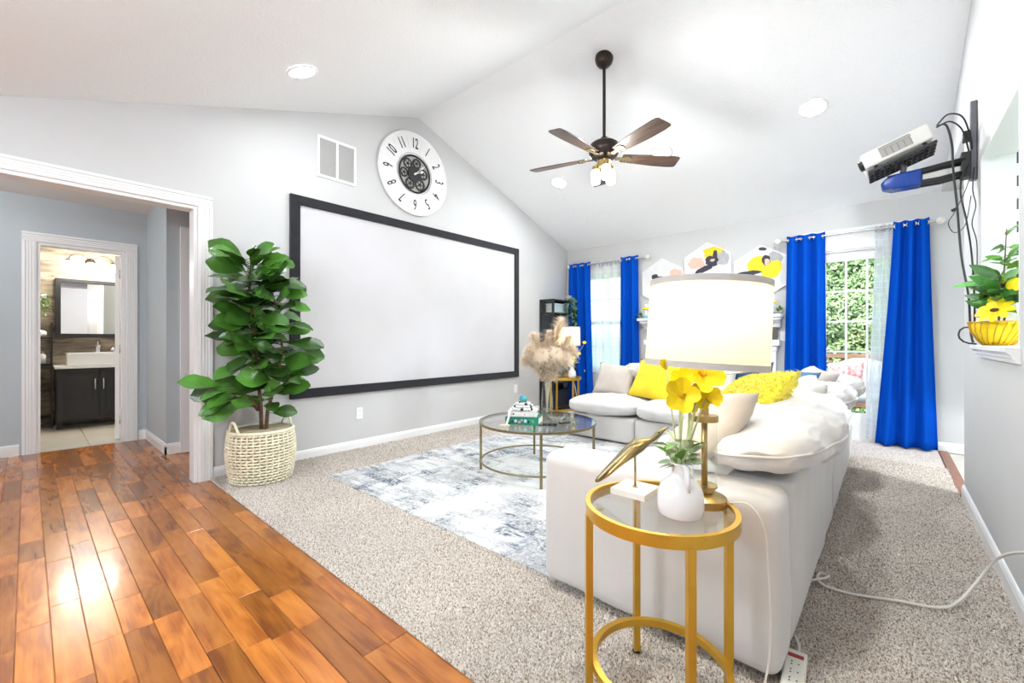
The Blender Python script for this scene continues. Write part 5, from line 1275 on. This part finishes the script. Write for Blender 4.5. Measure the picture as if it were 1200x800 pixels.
MB().sphere((-.01,-.06,.180),.018,12,8,(1,1,.6)).build('flower_centre', mat('brown_centre',(.10,.04,.02),.9,var=.3), pf, True)
pkm = leaf_mesh('petal', mat('pink_petal',(.75,.12,.25),.6,var=.15), .035,.022,'petal',.1,.2,4,2,0)
for k in range(7): a = 2*PI*k/7; inst('petal', pkm, pf, (-.05,-.005,.145), orient((math.cos(a),math.sin(a),.3)))

# ---- outdoors: deck, railing, chair, hedge
w = MB(); w.box((-30,YB+T,-.6),(30,60,-.35)); struct('ground', w, mat('lawn',(.12,.24,.05),.9,var=.3,scale=4), 'green lawn beyond the deck', 'lawn')
dk = thing('deck','brown wooden deck outside the glass door','deck',(0,YB+T,0))
q = MB(); q.box((-2.5,0,-.045),(2.5,.135,-.02)); dme = q.mesh('deck_board', M['deckwood'], bevel=.003, seg=1)
for k in range(17): inst('deck_board', dme, dk, (0,.005+k*.14,0))
MB().box((-2.5,.0,-.35),(2.5,2.38,-.05)).build('deck_frame', M['deckwood'], dk)
rl = thing('deck_railing','brown wooden deck railing in front of the hedge','railing',(0,8.35,-.02))
MB().box((-2.5,-.05,.84),(2.5,.09,.90)).build('top_rail', M['deckwood'], rl); MB().box((-2.5,-.02,.10),(2.5,.03,.18)).build('bottom_rail', M['deckwood'], rl)
q = MB(); q.box((-.02,-.02,.18),(.02,.02,.84)); bme2 = q.mesh('baluster', M['deckwood'])
for k in range(34): inst('baluster', bme2, rl, (-2.45+k*.148,.005,0))
for x_ in (-2.4,-.9,.6,2.1): MB().box((x_-.045,-.045,0),(x_+.045,.045,.95)).build('post', M['deckwood'], rl)
pc = thing('patio_chair','white rounded patio chair outside the glass door','chair',(-.34,7.25,-.02),(0,0,R(-15)))
cushion_mb(.62,.62,.16,2.6,10,3,.006).build('seat', M['ceramic'], pc, True, loc=(0,0,.38))
cushion_mb(.70,.16,.52,2.4,10,4,.006).build('backrest', M['ceramic'], pc, True, loc=(0,.28,.60), rot=(R(-12),0,0))
for sx in (-.24,.24):
    for sy in (-.24,.24): MB().tube([(sx,sy,.36),(sx*1.1,sy*1.1,0)],.016,8).build('leg', M['ceramic'], pc, True)
cpm = mat('coral_print',(.80,.22,.16),.8,col2=(.90,.80,.75),scale=22,detail=1)
pillow('patio_pillow','coral and white patterned pillow on the white patio chair',cpm,.42,.42,.14,(-.42,7.10,.44),R(22),R(-15),R(6),71)
# hedge: leafy mass of small leaves on a woody core
hg = thing('hedge','tall dense green hedge beyond the deck railing','hedge',(0,9.7,-.35))
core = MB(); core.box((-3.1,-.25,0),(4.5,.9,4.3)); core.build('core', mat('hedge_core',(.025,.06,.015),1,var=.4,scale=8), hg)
nl = 56000; rg = np.random.default_rng(8)
x = rg.uniform(-3.2,4.6,nl); z = rg.uniform(.05,4.5,nl); bulge = np.array([noise.noise(Vector((a*1.3,0,b*1.3)))*.22+noise.noise(Vector((a*4,3,b*4)))*.10 for a,b in zip(x,z)])
y = -.36-bulge-rg.random(nl)*.12
vv = np.zeros((nl,4,3)); sz = rg.uniform(.022,.048,nl); d1 = rg.normal(size=(nl,3)); d1[:,1] *= .5; d1 /= np.linalg.norm(d1,axis=1)[:,None]
d2 = np.cross(d1, rg.normal(size=(nl,3))*.5+np.array([0,-1,.6])); d2 /= np.linalg.norm(d2,axis=1)[:,None]; c = np.stack([x,y,z],1)
vv[:,0] = c-d1*sz[:,None]; vv[:,1] = c+d2*sz[:,None]*.5; vv[:,2] = c+d1*sz[:,None]; vv[:,3] = c-d2*sz[:,None]*.5
me = bpy.data.meshes.new('hedge_leaves'); me.from_pydata(vv.reshape(-1,3).tolist(), [], np.arange(nl*4).reshape(-1,4).tolist())
me.materials.append(mat('hedge_leaf',(.11,.25,.055),.55,var=.3,scale=9,col2=(.38,.54,.25),detail=8)); o = inst('foliage', me, hg); o['kind'] = 'stuff'

# ---- look-alikes share a group
GROUPS = {'throw_pillow':'throw pillows on the sectional sofa','curtain':'royal blue curtain panels','sheer_curtain':'white sheer curtains','curtain_rod':'curtain rods on the back wall',
          'side_table':'round gold side tables','table_lamp':'brass table lamps','hexagon_canvas':'hexagonal canvases above the mantel','candle_ornament':'ornaments on the mantel','greenery_sprig':'greenery on the mantel',
          'storage_box':'boxes on the bookcase','cable':'projector cables','wall_outlet':'outlets below the screen','toiletry_bottle':'bottles on the ladder shelf','book':'books on the coffee table','lamp_cord':'lamp cords'}
for o in C.objects:
    if o.parent is None and o.name.split('.')[0] in GROUPS: o['group'] = GROUPS[o.name.split('.')[0]]
